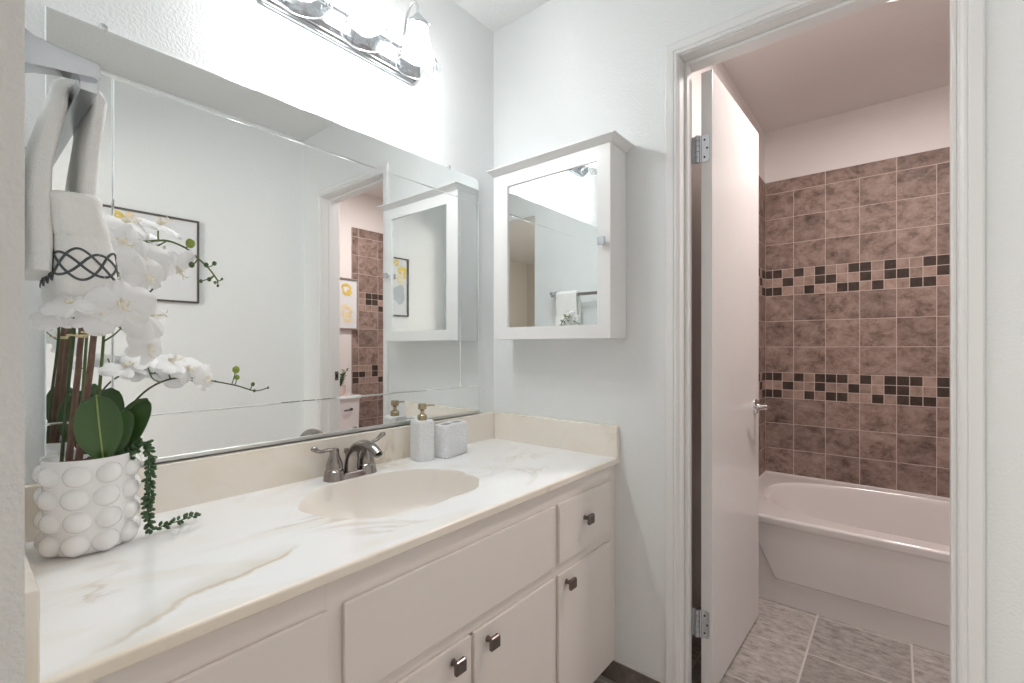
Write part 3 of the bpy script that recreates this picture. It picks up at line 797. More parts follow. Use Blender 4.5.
# ------------------------------------------------------------------ medicine cabinet
A0 = (0.35, 0.0, 1.162)
mc = thing('medicine_cabinet', 'white medicine cabinet with mirrored door and crown moulding on the far wall', 'cabinet', A0)
cx0, cx1, cz0, cz1, dd = 0.104, 0.596, 1.162, 1.785, 0.117
MB(A0).box((cx0+0.002, -0.093, cz0), (cx1-0.002, -0.0005, cz1-0.0035), 0.001, 1).build('body', M_medcab, mc)
dr = bpy.data.objects.new('mirror_door', None)
m = MB(A0); px0, px1, pz0, pz1 = 0.172, 0.549, 1.207, 1.733; yf, yb = -dd, -0.0955
def frame_loft(m, o, i, yo, yi, yb, mi=0):
    oc = [(o[0], o[2]), (o[1], o[2]), (o[1], o[3]), (o[0], o[3])]; ic = [(i[0], i[2]), (i[1], i[2]), (i[1], i[3]), (i[0], i[3])]
    m.loft([[(a, yb, b) for a, b in oc], [(a, yo+0.0015, b) for a, b in oc], [(a+(0.0015 if a == o[0] else -0.0015), yo, b+(0.0015 if b == o[2] else -0.0015)) for a, b in oc], [(a, yo, b) for a, b in ic], [(a, yi, b) for a, b in ic]], cap0=True, cap1=False, mi=mi)
frame_loft(m, (cx0, cx1, cz0, cz1-0.003), (px0, px1, pz0, pz1), yf, yf+0.006, yb)
door = m.build('door', M_medcab, mc, smooth=0)
m = MB(A0); m.box((px0-0.002, yf+0.0062, pz0-0.002), (px1+0.002, yf+0.0090, pz1+0.002)); m.build('mirror_glass', M_mirror, door, smooth=0)
m = MB(A0); R = Matrix.Translation((0.572, yf, 1.470)) @ Matrix.Rotation(PI/2, 4, 'X')
m.lathe([(0, 0), (0.006, 0), (0.0055, 0.010), (0, 0.011)], seg=16, M=R)
m.loft([[(0.572+a*s, yf-dy, 1.470+c*s) for a, c in rrect(-0.0125, 0.0125, -0.0125, 0.0125, 0.003, 3)] for dy, s in ((0.010, 0.85), (0.012, 1), (0.020, 1), (0.022, 0.9))])
m.build('knob', M_satin, door)
bpy.data.objects.remove(dr)
m = MB(A0)
cp = [(0.0, 1.781), (0.003, 1.7825), (0.007, 1.7855), (0.012, 1.790), (0.018, 1.7935), (0.024, 1.7955), (0.027, 1.7975), (0.027, 1.801)]
def cring(e, z): return [(cx0-e*0.5, -0.0005, z), (cx0-e*0.5, yf-e, z), (cx1+e, yf-e, z), (cx1+e, -0.0005, z)]
m.loft([cring(e, z) for e, z in cp])
m.build('crown', M_medcab, mc, smooth=40)

# ------------------------------------------------------------------ towel bar and towel
T0 = (0.27, YN, 1.48)
tb = thing('towel_bar', 'satin steel towel bar with flared posts on the near wall', 'towel bar', T0)
BY, BZ = -1.334, 1.472
for px in (0.486, 0.045):
    m = MB(T0)
    # post: flared wall plate tapering into an arm
    prof = [(YN+0.0005, 0.026, 0.022), (YN+0.004, 0.026, 0.022), (YN+0.010, 0.0225, 0.019), (YN+0.022, 0.018, 0.014), (YN+0.042, 0.0145, 0.0115), (YN+0.080, 0.0105, 0.0100), (YN+0.083, 0.009, 0.009)]
    m.loft([[(px+a, y, 1.485+0.004*(y-YN)/0.08+c) for a, c in rrect(-hx, hx, -hz, hz, 0.002, 2)] for y, hz, hx in prof])
    m.build('post', M_satin, tb, smooth=30)
MB(T0).box((0.045, BY-0.0095, BZ-0.0095), (0.486, BY+0.0095, BZ+0.0095), 0.0018).build('bar', M_satin, tb)

TX0, TX1 = 0.285, 0.440
tw0 = (0.36, BY, BZ)
tw = thing('hand_towel', 'white hand towel with grey interlaced embroidery hanging over the towel bar', 'towel', tw0)
random.seed(3)
path = [(-1.3735, 1.232, 0.0112), (-1.3735, 1.27, 0.0118), (-1.3735, 1.33, 0.0116), (-1.3715, 1.38, 0.0112), (-1.365, 1.425, 0.0108), (-1.3575, 1.455, 0.0100)]
for k in range(1, 9):
    a = PI - PI*k/9
    path.append((-1.3345+0.0215*math.cos(a), 1.468+0.0215*math.sin(a), 0.0090))
path += [(-1.3165, 1.455, 0.0078), (-1.3205, 1.428, 0.0080), (-1.3240, 1.395, 0.0085), (-1.3255, 1.362, 0.0090), (-1.327, 1.325, 0.010)]
def towel_section(x, sh):
    L, R = [], []
    n = len(path)
    for i, (y, z, h) in enumerate(path):
        y0, z0, _ = path[max(0, i-1)]; y1, z1, _ = path[min(n-1, i+1)]
        t = Vector((y1-y0, z1-z0)).normalized(); nn = Vector((-t.y, t.x)); hh = h*sh
        wv = 0.0012*math.sin(x*90+z*40)
        L.append((x, y+nn.x*hh+wv, z+nn.y*hh)); R.append((x, y-nn.x*hh+wv, z-nn.y*hh))
    return L + R[::-1]
m = MB(tw0)
secs = [(TX0, 0.35), (TX0+0.002, 0.68), (TX0+0.006, 0.9), (TX0+0.014, 1.0)] + [(TX0+0.014+(TX1-TX0-0.028)*k/8, 1.0) for k in range(1, 8)] + [(TX1-0.014, 1.0), (TX1-0.006, 0.9), (TX1-0.002, 0.68), (TX1, 0.35)]
m.loft([towel_section(x, s) for x, s in secs])
m.build('cloth', M_towel, tw, smooth=70)
# gathered lower fold with band of embroidery
def fold_ring(z, e=0.0):
    t = (1.362 - z)/(1.362-1.195)
    y0 = -1.3655 + 0.008*t; y1 = -1.3150 + 0.0235*t
    pts = rrect(TX0-0.006+e, TX1+0.008-e, y0+e, y1-e, max(0.006, 0.019-e*0.5), 7)
    return [(x + 0.0016*math.sin(z*70+y*150), y+0.0015*math.sin(z*50+x*90), z) for x, y in pts]
m = MB(tw0)
lv = [(1.306, 0.018), (1.328, 0.012), (1.3365, 0.007), (1.339, 0.003), (1.3365, 0.0), (1.331, -0.001), (1.326, 0.0005), (1.322, 0.0006), (1.310, -0.0005), (1.295, -0.001), (1.2835, -0.0005), (1.281, 0.0008), (1.2785, -0.0003), (1.265, -0.001), (1.245, -0.001), (1.225, -0.001), (1.205, -0.0005), (1.198, 0.002), (1.194, 0.006), (1.193, 0.012)]
m.loft([fold_ring(z, e) for z, e in lv])
m.build('lower_fold', M_hem, tw, smooth=70)
m = MB(tw0)
base = fold_ring(1.243, -0.0015); cum = [0]
for i in range(len(base)): cum.append(cum[-1] + (Vector(base[i]) - Vector(base[(i+1) % len(base)])).length)
def onring(s, z):
    s = s % cum[-1]
    for i in range(len(base)):
        if cum[i+1] >= s:
            t = (s-cum[i])/(cum[i+1]-cum[i]+1e-9)
            rg = fold_ring(z, -0.0013); return Vector(rg[i]).lerp(Vector(rg[(i+1) % len(base)]), t)
N = 400
for amp, ph, per in ((0.0205, 0, 5), (0.0205, PI, 5), (0.0150, PI/2, 5), (0.0150, -PI/2, 5)):
    m.tube([onring(cum[-1]*i/N, 1.243+amp*math.sin(2*PI*per*i/N+ph)) for i in range(N+1)], 0.0017, 5, caps=False)
m.build('embroidery', M_thread, tw, label='grey interlaced embroidered band')

# ------------------------------------------------------------------ potted orchid
PC = (0.127, -1.278); O0 = (PC[0], PC[1], ZK)
oc = thing('potted_orchid', 'white orchid with trailing succulent in bubbled white pot on countertop', 'potted plant', O0)
m = MB(O0)
m.lathe([(0, ZK+0.0005), (0.050, ZK+0.0005), (0.056, ZK+0.003), (0.0605, ZK+0.012), (0.0635, ZK+0.04), (0.065, ZK+0.09), (0.0655, ZK+0.145), (0.0665, ZK+0.164), (0.0675, ZK+0.169), (0.067, ZK+0.1715), (0.0645, ZK+0.1715), (0.0625, ZK+0.167), (0.061, ZK+0.142), (0, ZK+0.140)], (*PC, 0), 48)
for r in range(4):
    zc = ZK + 0.022 + r*0.0405
    for k in range(9):
        a = 2*PI*(k+0.30)/9 + (0.06 if r % 2 else 0)
        rad = 0.0580 + 0.0020*r/3
        Mx = Matrix.Translation((PC[0]+rad*math.cos(a), PC[1]+rad*math.sin(a), zc)) @ Matrix.Rotation(a, 4, 'Z') @ Matrix.Diagonal((0.0180, 0.0208, 0.0198, 1))
        m.ball((0, 0, 0), 1.0, M=Mx, sub=3)
m.build('pot', M_pot, oc, smooth=50)
m = MB(O0)
def soilf(u, vv):
    r = 0.0605*u; a = 2*PI*vv
    return (PC[0]+r*math.cos(a), PC[1]+r*math.sin(a), ZK+0.153+0.006*(1-u*u)+0.003*math.sin(9*a)*u*(1-u)*4)
m.grid(soilf, 8, 32)
random.seed(5)
for k in range(60):
    a = random.uniform(0, 2*PI); r = 0.058*math.sqrt(random.random())
    m.ball((PC[0]+r*math.cos(a), PC[1]+r*math.sin(a), ZK+0.156), random.uniform(0.004, 0.007), (1, 0.7, 0.5), sub=1)
m.build('bark', M_soil, oc)
for a, b, r in (((0.112, -1.307, 0.905), (0.112, -1.286, 1.187), 0.0048), ((0.142, -1.298, 0.905), (0.142, -1.272, 1.192), 0.0052)):
    m = MB(O0); a = Vector(a); b = Vector(b)
    m.tube([a.lerp(b, k/10) + Vector((random.uniform(-1, 1), random.uniform(-1, 1), 0))*0.0006 for k in range(11)], [r*(1.12-0.2*k/10) for k in range(11)], 10)
    m.build('stake', M_stake, oc)
stems = [
    ([(0.100, -1.315, 0.905), (0.100, -1.308, 1.02), (0.100, -1.296, 1.179), (0.16, -1.31, 1.21), (0.30, -1.335, 1.20)], 0.0030, M_darkstem),
    ([(0.090, -1.291, 0.905), (0.092, -1.283, 1.06), (0.093, -1.276, 1.190), (0.16, -1.281, 1.225), (0.25, -1.274, 1.285), (0.29, -1.250, 1.309), (0.285, -1.228, 1.316), (0.272, -1.196, 1.325), (0.270, -1.167, 1.317), (0.270, -1.146, 1.300), (0.270, -1.128, 1.283), (0.270, -1.113, 1.262)], 0.0027, M_stem),
    ([(0.132, -1.274, 0.905), (0.132, -1.268, 1.02), (0.130, -1.259, 1.165), (0.150, -1.264, 1.205), (0.24, -1.28, 1.225), (0.38, -1.30, 1.19)], 0.0030, M_stem),
    ([(0.145, -1.247, 0.905), (0.147, -1.240, 0.96), (0.150, -1.227, 1.009), (0.160, -1.208, 1.041), (0.170, -1.185, 1.061), (0.172, -1.157, 1.070), (0.172, -1.122, 1.068), (0.171, -1.079, 1.058), (0.170, -1.040, 1.047), (0.170, -1.005, 1.034), (0.170, -0.976, 1.039)], 0.0023, M_darkstem),
    ([(0.130, -1.261, 1.142), (0.17, -1.252, 1.155), (0.235, -1.252, 1.168)], 0.0018, M_stem),
]
stem_objs = []
for pts, r, mt in stems:
    m = MB(O0); c = catmull(pts, sub=6); n = len(c)
    m.tube(c, [r*(1-0.45*i/n) for i in range(n)], 8)
    stem_objs.append(m.build('stem', mt, oc))
for c in ((0.112, -1.2885, 1.153), (0.142, -1.2745, 1.158)):
    m = MB(O0); m.lathe([(0.0078, -0.003), (0.0092, 0), (0.0078, 0.003)], c, 14)
    m.tube([Vector(c)+Vector((0.006, -0.02, 0.002)), Vector(c)+Vector((0.008, 0, 0)), Vector(c)+Vector((0.008, 0.018, 0.006))], 0.0016, 6)
    m.build('tie', M_tie, oc)
# leaves
def leaf(base, tip, width, normal, bend=0.0, mid=False):
    base = Vector(base); tip = Vector(tip); ax = tip-base; ln = ax.length; ax.normalize()
    nn = Vector(normal); nn = (nn - ax*nn.dot(ax)).normalized(); sd_ = ax.cross(nn)
    def fn(u, vv, off=0.0):
        s = vv*2-1
        w = width*0.5*(0.30+0.70*math.sin(PI/2*min(1, u/0.5)) if u < 0.5 else math.sqrt(max(0.0, 1-((u-0.5)/0.5)**2.2))) + 0.0003
        return base + ax*(ln*u) + sd_*(w*s) + nn*(bend*math.sin(PI*u) + 0.10*width*(s*s) - 0.015*ln*u*u + off)
    m = MB(O0)
    m.grid(lambda u, vv: fn(u, vv), 18, 10); m.grid(lambda u, vv: fn(u, vv, -0.0016), 18, 10)
    for e in (0, 1): m.grid(lambda u, vv, e=e: fn(u, e, -0.0016*vv), 18, 1)
    if mid:
        m.tube([fn(k/16, 0.5, 0.0003) for k in range(17)], 0.0013, 6, mi=1)
    return m.build('leaf', [M_leaf, M_leafrib], oc, smooth=60)
leaf((0.176, -1.268, 0.930), (0.196, -1.281, 1.048), 0.066, (0.9, -0.25, 0.1), 0.004, True)
leaf((0.140, -1.240, 0.925), (0.152, -1.198, 1.032), 0.054, (0.75, -0.6, 0.3), 0.006)
leaf((0.155, -1.243, 0.930), (0.156, -1.228, 1.016), 0.034, (0.8, -0.5, 0.2), 0.003)
leaf((0.100, -1.258, 0.925), (0.085, -1.240, 1.052), 0.055, (0.85, -0.3, 0.2), 0.004)
leaf((0.078, -1.278, 0.925), (0.060, -1.268, 1.040), 0.055, (0.85, -0.1, 0.2), 0.004)
# flowers
def make_flower():
    m = MB()
    def petal(ang, ln, wd, cup, back, mi=0, e=0.62, z0=0.0):
        def fn(u, vv):
            s = vv*2-1
            w = wd*0.5*(0.28+0.72*math.sin(PI/2*u/0.52) if u < 0.52 else math.sqrt(max(0.0, 1-((u-0.52)/0.48)**2.3))) + 0.0003
            r = 0.002 + ln*u
            x = r; y = w*s
            z = z0 + cup*(s*s)*(0.4+u)*wd*0.5 + back*ln*(u**2) + 0.0016*math.sin(9*s+7*u)*u
            return (x*math.cos(ang)-y*math.sin(ang), x*math.sin(ang)+y*math.cos(ang), z)
        m.grid(fn, 14, 8, mi=mi)
    petal(math.radians(10), 0.038, 0.045, -0.25, -0.10, z0=0.0012)
    petal(math.radians(170), 0.038, 0.045, -0.25, -0.10, z0=0.0012)
    petal(math.radians(90), 0.036, 0.029, -0.20, -0.16)
    petal(math.radians(-52), 0.035, 0.026, -0.20, -0.20)
    petal(math.radians(-128), 0.035, 0.026, -0.20, -0.20)
    fl = m.mesh('flower', M_petal, 80)
    m = MB()
    m.ball((0, 0.002, 0.005), 0.0045, (0.9, 1, 1.3), sub=2)
    m.tube(catmull([(0, -0.002, 0.003), (0, -0.010, 0.009), (0, -0.017, 0.010), (0, -0.022, 0.016)], sub=4), [0.004*(1-0.03*k) for k in range(13)], 8, flat=0.6)
    for s in (-1, 1):
        m.tube(catmull([(s*0.001, -0.006, 0.004), (s*0.007, -0.009, 0.010), (s*0.008, -0.004, 0.015)], sub=4), [0.0032]*9, 8, flat=0.5)
        m.tube(catmull([(s*0.001, -0.021, 0.015), (s*0.004, -0.026, 0.020), (s*0.009, -0.025, 0.023)], sub=4), [0.0009]*9, 6)
    lp = m.mesh('lip', M_lip, 60)
    return fl, lp
FL, LP = make_flower()
camp = Vector((1.29, -1.455, 1.13))
def flower(pos, nrm, roll=0.0, sc=1.0):
    o = bpy.data.objects.new('flower', FL); COL.objects.link(o); o.parent = oc
    nrm = Vector(nrm).normalized()
    q = nrm.to_track_quat('Z', 'Y') @ Quaternion((0, 0, 1), roll)
    o.rotation_mode = 'QUATERNION'; o.rotation_quaternion = q
    o.location = Vector(pos) - Vector(O0); o.scale = (sc, sc, sc)
    l = bpy.data.objects.new('lip', LP); COL.objects.link(l); l.parent = o; l.scale = (0.78, 0.78, 0.78)
    return o
FLOWERS = [
    # upper spray
    ((0.300, -1.262, 1.340), (0.5, 0.2, 0.85), 0.3, 1.0), ((0.268, -1.207, 1.352), (0.25, 0.25, 0.95), -0.4, 1.05),
    ((0.330, -1.275, 1.303), (0.9, 0.1, 0.2), 0.9, 0.95), ((0.345, -1.243, 1.272), (0.95, 0.1, 0.15), 0.2, 1.05),
    ((0.285, -1.246, 1.305), (0.8, 0.4, 0.3), 2.1, 0.95), ((0.268, -1.180, 1.280), (0.55, 0.35, -0.75), 1.0, 0.95),
    ((0.405, -1.256, 1.242), (0.9, 0.35, 0.0), 0.4, 0.8), ((0.245, -1.205, 1.315), (0.7, 0.5, 0.4), 0.5, 0.95),
    # middle cluster in front of the towel
    ((0.484, -1.300, 1.192), (0.9, -0.1, 0.35), 0.1, 1.0), ((0.450, -1.268, 1.180), (0.8, 0.35, 0.45), 1.2, 1.0),
    ((0.375, -1.247, 1.135), (0.75, 0.6, -0.1), -0.5, 0.9), ((0.478, -1.325, 1.172), (0.7, -0.2, 0.7), 2.0, 0.72),
    ((0.478, -1.352, 1.188), (0.55, -0.25, 0.80), 0.6, 0.72), ((0.455, -1.361, 1.174), (0.5, -0.2, 0.85), 1.4, 0.72),
    # lower right spray
    ((0.185, -1.240, 1.096), (0.35, 0.05, 0.93), 0.5, 0.95), ((0.172, -1.203, 1.108), (0.40, 0.15, 0.90), -0.3, 1.0),
    ((0.172, -1.165, 1.104), (0.45, 0.1, 0.88), 0.9, 1.0), ((0.170, -1.134, 1.090), (0.75, 0.3, 0.45), 0.1, 0.95),
    ((0.178, -1.104, 1.070), (0.75, 0.65, 0.0), -0.6, 0.8), ((0.160, -1.150, 1.082), (0.80, 0.1, 0.1), 1.5, 0.85),
]
for a in FLOWERS: flower(*a)
# pedicels from stem to flower
def nearest(p):
    best = None
    for pts, r, mt in stems:
        for q in catmull(pts, sub=6):
            dist = (q-Vector(p)).length
            if best is None or dist < best[0]: best = (dist, q)
    return best[1]
for pos, nrm, rl, sc in FLOWERS:
    q = nearest(pos); p = Vector(pos) - Vector(nrm).normalized()*0.003
    m = MB(O0); mid = (q+p)/2 - Vector(nrm).normalized()*0.012
    m.tube(catmull([q, mid, p], sub=5), 0.0013, 6)
    m.build('pedicel', M_stem, oc)
# buds
BUDS = [((0.270, -1.159, 1.327), 0.0085, 1), ((0.270, -1.157, 1.287), 0.0052, 0), ((0.270, -1.133, 1.290), 0.0045, 0), ((0.270, -1.119, 1.295), 0.0042, 0),
        ((0.270, -1.142, 1.258), 0.0036, 0), ((0.270, -1.128, 1.263), 0.0040, 0), ((0.270, -1.106, 1.266), 0.0026, 0), ((0.270, -1.118, 1.258), 0.003, 0), ((0.270, -1.113, 1.252), 0.0026, 0),
        ((0.170, -1.044, 1.083), 0.0078, 1), ((0.170, -1.042, 1.066), 0.0058, 1), ((0.170, -1.009, 1.049), 0.0045, 0), ((0.170, -1.006, 1.034), 0.0034, 0), ((0.170, -0.976, 1.039), 0.0026, 0)]
for p, r, big in BUDS:
    b = MB(O0).ball(p, r, (0.9, 0.95, 1.12)).build('bud', M_bud if big else M_smallbud, oc)
    q = nearest(p)
    if (q-Vector(p)).length > r:
        MB(O0).tube([q, (q+Vector(p))/2+Vector((0, 0, -0.002)), Vector(p)], 0.0011, 6).build('bud_stalk', M_stem, b)
# trailing succulent
random.seed(21)
def beads(pts, step, name='succulent_strand'):
    m = MB(O0); c = catmull(pts, sub=8)
    m.tube(c, 0.0012, 6)
    acc = 0; k = 0
    for a, b in zip(c, c[1:]):
        seg = (b-a).length; acc += seg
        while acc > step:
            acc -= step; k += 1
            t = (b-a).normalized()
            ref = Vector((random.uniform(-1, 1), random.uniform(-1, 1), random.uniform(-1, 1)))
            dirv = (ref - t*ref.dot(t)).normalized()*0.8 + t*0.4
            dirv.normalize()
            Mx = Matrix.Translation(b + dirv*0.0072) @ dirv.to_track_quat('Z', 'Y').to_matrix().to_4x4() @ Matrix.Diagonal((0.0036, 0.0036, 0.0058, 1))
            if (Mx.translation.z) > ZK+0.0065: m.ball((0, 0, 0), 1, M=Mx, sub=1)
    return m.build(name, M_pearl, oc, smooth=80)
beads([(0.165, -1.240, 0.918), (0.164, -1.220, 0.938), (0.166, -1.206, 0.946), (0.172, -1.199, 0.928), (0.174, -1.197, 0.890), (0.173, -1.199, 0.850), (0.171, -1.200, 0.812), (0.168, -1.197, 0.782), (0.160, -1.186, 0.774), (0.154, -1.168, 0.774), (0.149, -1.146, 0.774), (0.145, -1.124, 0.775), (0.146, -1.108, 0.775)], 0.0031)
beads([(0.150, -1.240, 0.918), (0.152, -1.222, 0.940), (0.160, -1.206, 0.948), (0.164, -1.199, 0.938), (0.166, -1.199, 0.900), (0.168, -1.200, 0.855), (0.169, -1.201, 0.815), (0.166, -1.199, 0.785)], 0.0036)
beads([(0.170, -1.232, 0.918), (0.168, -1.218, 0.936), (0.160, -1.212, 0.943), (0.150, -1.214, 0.944), (0.140, -1.220, 0.936)], 0.002)

# ------------------------------------------------------------------ framed pictures
def art_shape(m, c, r, ax, depth, mi, inner=0.0, n=28, wob=0.12, ph=0.0):
    """flat blob (or ring) of paint on the paper; ax = wall x of the paper face"""
    art_shape.k += 1; ax -= 0.00015*(art_shape.k % 12)
    o = []; i = []
    for k in range(n):
        a = 2*PI*k/n; rr_ = r*(1+wob*math.sin(3*a+ph)+0.5*wob*math.sin(5*a+2*ph))
        o.append((ax, c[0]+rr_*0.85*math.cos(a), c[1]+rr_*math.sin(a)))
        i.append((ax, c[0]+rr_*inner*math.cos(a), c[1]+rr_*inner*math.sin(a)))
    m.loft([o, i], mi=mi, cap0=False, cap1=inner == 0 and False)
art_shape.k = 0
P0 = (XR, -0.806, 1.368)
pf = thing('framed_picture', 'thin dark framed botanical print on the wall opposite the mirror', 'picture', P0)
def frame(parent, xw, y0, y1, z0, z1, fw, depth, mat, o0):
    m = MB(o0)
    for a, b in (((y0, z0), (y0+fw, z1)), ((y1-fw, z0), (y1, z1)), ((y0+fw, z0), (y1-fw, z0+fw)), ((y0+fw, z1-fw), (y1-fw, z1))):
        m.box((xw-depth, a[0], a[1]), (xw-0.0005, b[0], b[1]), 0.001, 1)
    return m.build('frame', mat, parent)
frame(pf, XR, -1.030, -0.582, 1.368, 1.805, 0.009, 0.022, M_frameblk, P0)
m = MB(P0); xp = XR-0.012
m.box((xp, -1.022, 1.376), (XR-0.002, -0.590, 1.797), mi=0)
m.box((xp-0.0006, -0.836, 1.376), (xp-0.0001, -0.832, 1.62), mi=2)
for c, r, inn, mi, ph in (((-0.975, 1.70), 0.048, 0.25, 1, 0.2), ((-0.955, 1.65), 0.040, 0.2, 3, 1.2), ((-0.87, 1.755), 0.035, 0.3, 3, 2.2), ((-0.92, 1.765), 0.026, 0.2, 1, 0.7), ((-0.94, 1.53), 0.07, 0.0, 4, 1.7)):
    art_shape(m, c, r, xp-0.0007, 0, mi, inn, ph=ph)
m.tube([(xp-0.001, -0.806, 1.379), (xp-0.001, -0.804, 1.402), (xp-0.001, -0.787, 1.418), (xp-0.001, -0.778, 1.440)], 0.0035, 6, mi=2, flat=1)
m.ball((xp-0.001, -0.774, 1.448), 0.012, (0.1, 0.9, 1.2), mi=2)
m.build('print', [M_paper, M_gold, M_artblack, M_artpale, M_artgrey], pf)
Q0 = (XBR, 0.60, 1.282)
bf = thing('framed_picture', 'grey framed gold leaf print above the toilet tank', 'picture', Q0)
frame(bf, XBR+0.006, 0.446, 0.746, 1.282, 1.700, 0.011, 0.032, M_framegrey, Q0)
m = MB(Q0); xp = XBR-0.012
m.box((xp, 0.456, 1.292), (XBR+0.003, 0.736, 1.690), mi=0)
for c, r, inn, mi, ph in (((0.640, 1.610), 0.050, 0.50, 1, 0.4), ((0.665, 1.585), 0.026, 0.3, 1, 0.9), ((0.640, 1.430), 0.058, 0.35, 2, 1.4), ((0.655, 1.375), 0.045, 0.3, 2, 2.4), ((0.53, 1.55), 0.05, 0.4, 1, 2.0), ((0.53, 1.38), 0.045, 0.4, 2, 0.3)):
    art_shape(m, c, r, xp-0.0006, 0, mi, inn, ph=ph)
m.build('print', [M_paper, M_gold, M_artpale], bf)

# ------------------------------------------------------------------ bathtub
B0 = (1.44, 1.30, 0.0)
tub = thing('bathtub', 'white bathtub with panelled apron below the brown tiled wall', 'bathtub', B0)
x0, x1, y0, y1, ZR = XBL+0.001, XBR-0.001, YA, YB-0.001, 0.379
m = MB(B0)
def sup(cx, cy, rx, ry, z, p=2.9, n=72):
    o = []
    for k in range(n):
        a = 2*PI*k/n; c, s = math.cos(a), math.sin(a)
        o.append((cx+rx*abs(c)**(2/p)*(1 if c >= 0 else -1), cy+ry*abs(s)**(2/p)*(1 if s >= 0 else -1), z))
    return o
bx, by, brx, bry = (x0+x1)/2, (y0+0.085+y1-0.055)/2, (x1-x0)/2-0.075, (y1-0.055-y0-0.085)/2
m.plate_hole([(x0, y0+0.012), (x1, y0+0.012), (x1, y1), (x0, y1)], [(p[0], p[1]) for p in sup(bx, by, brx, bry, ZR)], ZR)
pr = [(1, ZR), (0.992, ZR-0.003), (0.982, ZR-0.012), (0.972, ZR-0.03), (0.95, ZR-0.12), (0.92, ZR-0.22), (0.88, ZR-0.275), (0.80, ZR-0.305), (0.6, ZR-0.318), (0.2, ZR-0.322)]
m.loft([sup(bx+(1-s)*0.10, by, brx*s, bry*(1-(1-s)*1.0) if s > 0.5 else bry*s, z, 2.9-0.3*(1-s)) for s, z in pr], cap0=False, cap1=True)
e = [(y0+0.012, ZR), (y0+0.006, ZR-0.0015), (y0+0.0015, ZR-0.006), (y0, ZR-0.012), (y0, ZR-0.030), (y0+0.003, ZR-0.036), (y0+0.006, ZR-0.042)]
m.loft([[(x0, y, z) for y, z in e], [(x1, y, z) for y, z in e]], cap0=False, cap1=False, closed=False)
m.box((x0, y1-0.002, 0.0), (x1, y1, ZR-0.002)); m.box((x0, y0+0.02, 0.0), (x0+0.002, y1, ZR-0.002)); m.box((x1-0.002, y0+0.02, 0.0), (x1, y1, ZR-0.002))
m.build('shell', M_tub, tub, smooth=45)
m = MB(B0)
ya = y0+0.012
m.box((x0, ya, 0.0), (x1, ya+0.01, ZR-0.03))
def trap(e, y):
    a, b, zt, zb = x0+0.085+e, x1-0.085-e, ZR-0.036, 0.104+e
    return [(a, y, zt), (x0+0.193+e, y, zb), (x1-0.193-e, y, zb), (b, y, zt)]
m.loft([trap(-0.001, ya+0.001), trap(0.0, ya-0.001), trap(0.004, ya-0.005), trap(0.008, ya-0.006)], cap0=False)
m.build('apron', M_tub, tub, smooth=30)
m = MB(B0); m.lathe([(0, 0.0), (0.032, 0.0), (0.030, 0.006), (0, 0.008)], seg=24, M=Matrix.Translation((x1-0.115, by, 0.27)) @ Matrix.Rotation(-PI/2-0.15, 4, 'Y'))
m.build('overflow_plate', M_chrome, tub)

# ------------------------------------------------------------------ toilet, its plant, ceiling lamp
K0 = (1.85, 0.43, 0)
tl = thing('toilet', 'white toilet with its tank against the tub room right wall', 'toilet', K0)
m = MB(K0)
def sq(z, xa, xb, ya_, yb_, r=0.03): return [(x, y, z) for x, y in rrect(xa, xb, ya_, yb_, r, 5)]
m.loft([sq(0.385, 2.01, 2.185, 0.225, 0.635), sq(0.42, 2.00, 2.19, 0.212, 0.648), sq(0.735, 1.995, 2.19, 0.205, 0.655)])
tk = m.build('tank', M_tub, tl, smooth=40)
MB(K0).loft([sq(0.7355, 1.985, 2.195, 0.195, 0.664), sq(0.752, 1.983, 2.195, 0.193, 0.666), sq(0.760, 1.990, 2.190, 0.200, 0.660)]).build('tank_lid', M_tub, tl, smooth=40)
m = MB(K0); m.cyl((1.998, 0.565, 0.655), (1.985, 0.565, 0.655), 0.010, 14); m.tube([(1.984, 0.572, 0.655), (1.980, 0.53, 0.652), (1.982, 0.50, 0.648)], [0.006, 0.005, 0.006], 10)
m.build('flush_lever', M_knob, tk)
m = MB(K0)
def el(cx, rx, ry, z, n=36): return [(cx+rx*math.cos(2*PI*k/n)*(1.08 if math.cos(2*PI*k/n) < 0 else 0.9), 0.43+ry*math.sin(2*PI*k/n), z) for k in range(n)]
m.loft([el(1.86, 0.20, 0.115, 0.0), el(1.86, 0.19, 0.105, 0.03), el(1.86, 0.15, 0.09, 0.12), el(1.83, 0.17, 0.12, 0.22), el(1.78, 0.215, 0.165, 0.32), el(1.765, 0.235, 0.185, 0.375), el(1.765, 0.237, 0.187, 0.39), el(1.765, 0.19, 0.14, 0.388), el(1.775, 0.15, 0.11, 0.30), el(1.80, 0.06, 0.05, 0.24)])
m.box((1.90, 0.32, 0.30), (2.10, 0.54, 0.384), 0.02)
m.build('bowl', M_tub, tl, smooth=50)
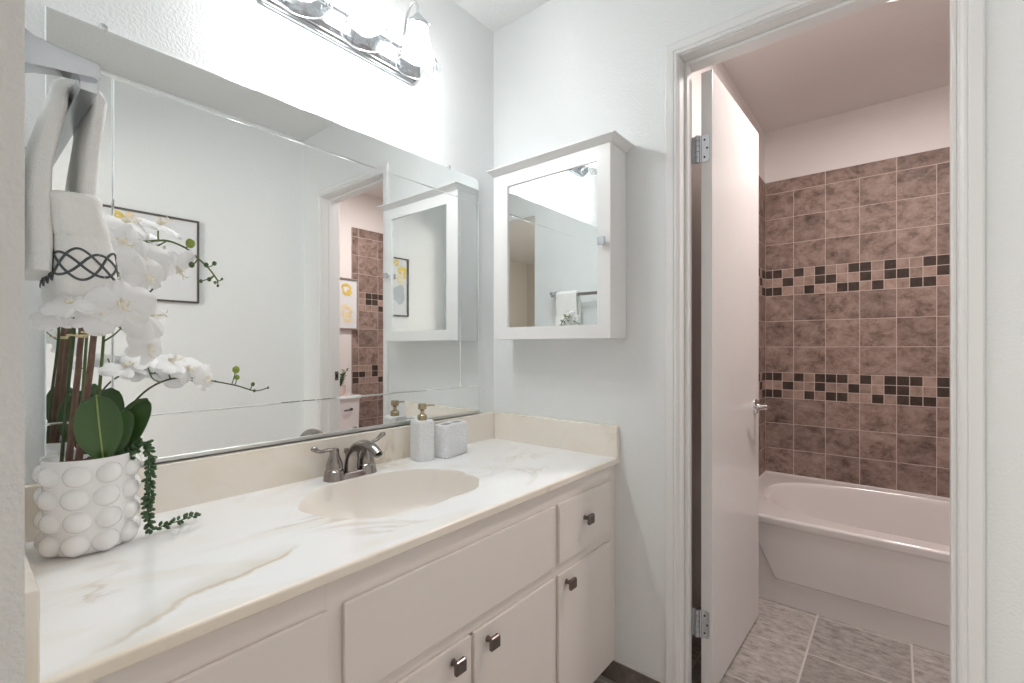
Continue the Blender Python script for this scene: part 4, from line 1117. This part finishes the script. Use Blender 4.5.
MB(K0).loft([el(1.768, 0.236, 0.186, 0.3915), el(1.768, 0.240, 0.190, 0.400), el(1.768, 0.236, 0.186, 0.408)]).build('seat', M_tub, tl, smooth=40)
MB(K0).loft([el(1.768, 0.234, 0.184, 0.409), el(1.768, 0.238, 0.188, 0.417), el(1.768, 0.225, 0.175, 0.426)]).build('lid', M_tub, tl, smooth=40)

G0 = (2.095, 0.535, 0.760)
sp_ = thing('potted_plant', 'small leafy green plant in a pale pot on the toilet tank', 'potted plant', G0)
m = MB(); m.lathe([(0, 0.0005), (0.030, 0.0005), (0.034, 0.01), (0.040, 0.070), (0.041, 0.075), (0.037, 0.075), (0.036, 0.062), (0, 0.06)], seg=28); m.build('pot', M_pinkpot, sp_)
m = MB(); random.seed(9)
for k in range(9):
    a = 2*PI*k/9+random.uniform(-.3, .3); sprd = random.uniform(0.015, 0.05); hh = random.uniform(0.13, 0.21)
    pts = catmull([(0, 0, 0.06), (sprd*0.4*math.cos(a), sprd*0.4*math.sin(a), 0.06+hh*0.3), (sprd*math.cos(a), sprd*math.sin(a), hh)], sub=6)
    m.tube(pts, 0.0013, 5)
    for p in pts[4:]:
        for s in range(3):
            dv = Vector((random.uniform(-1, 1), random.uniform(-1, 1), random.uniform(-.2, .8))).normalized()
            Mx = Matrix.Translation(p+dv*0.011) @ dv.to_track_quat('X', 'Z').to_matrix().to_4x4() @ Matrix.Diagonal((0.011, 0.0065, 0.0018, 1))
            m.ball((0, 0, 0), 1, M=Mx, sub=1)
m.build('foliage', M_plantlf, sp_, smooth=80)

H0 = (1.33, 0.682, ZC)
cl = thing('ceiling_light', 'flush round glowing ceiling light in the tub room', 'ceiling lamp', H0)
m = MB(); m.lathe([(0, -0.0005), (0.132, -0.0005), (0.132, -0.012), (0.126, -0.016), (0.121, -0.010), (0, -0.010)], seg=40); m.build('base_ring', M_trim, cl)
m = MB(); m.lathe([(0.121, -0.0105), (0.114, -0.018), (0.09, -0.024), (0.05, -0.027), (0, -0.028)], seg=40); m.build('diffuser', M_diffuser, cl)
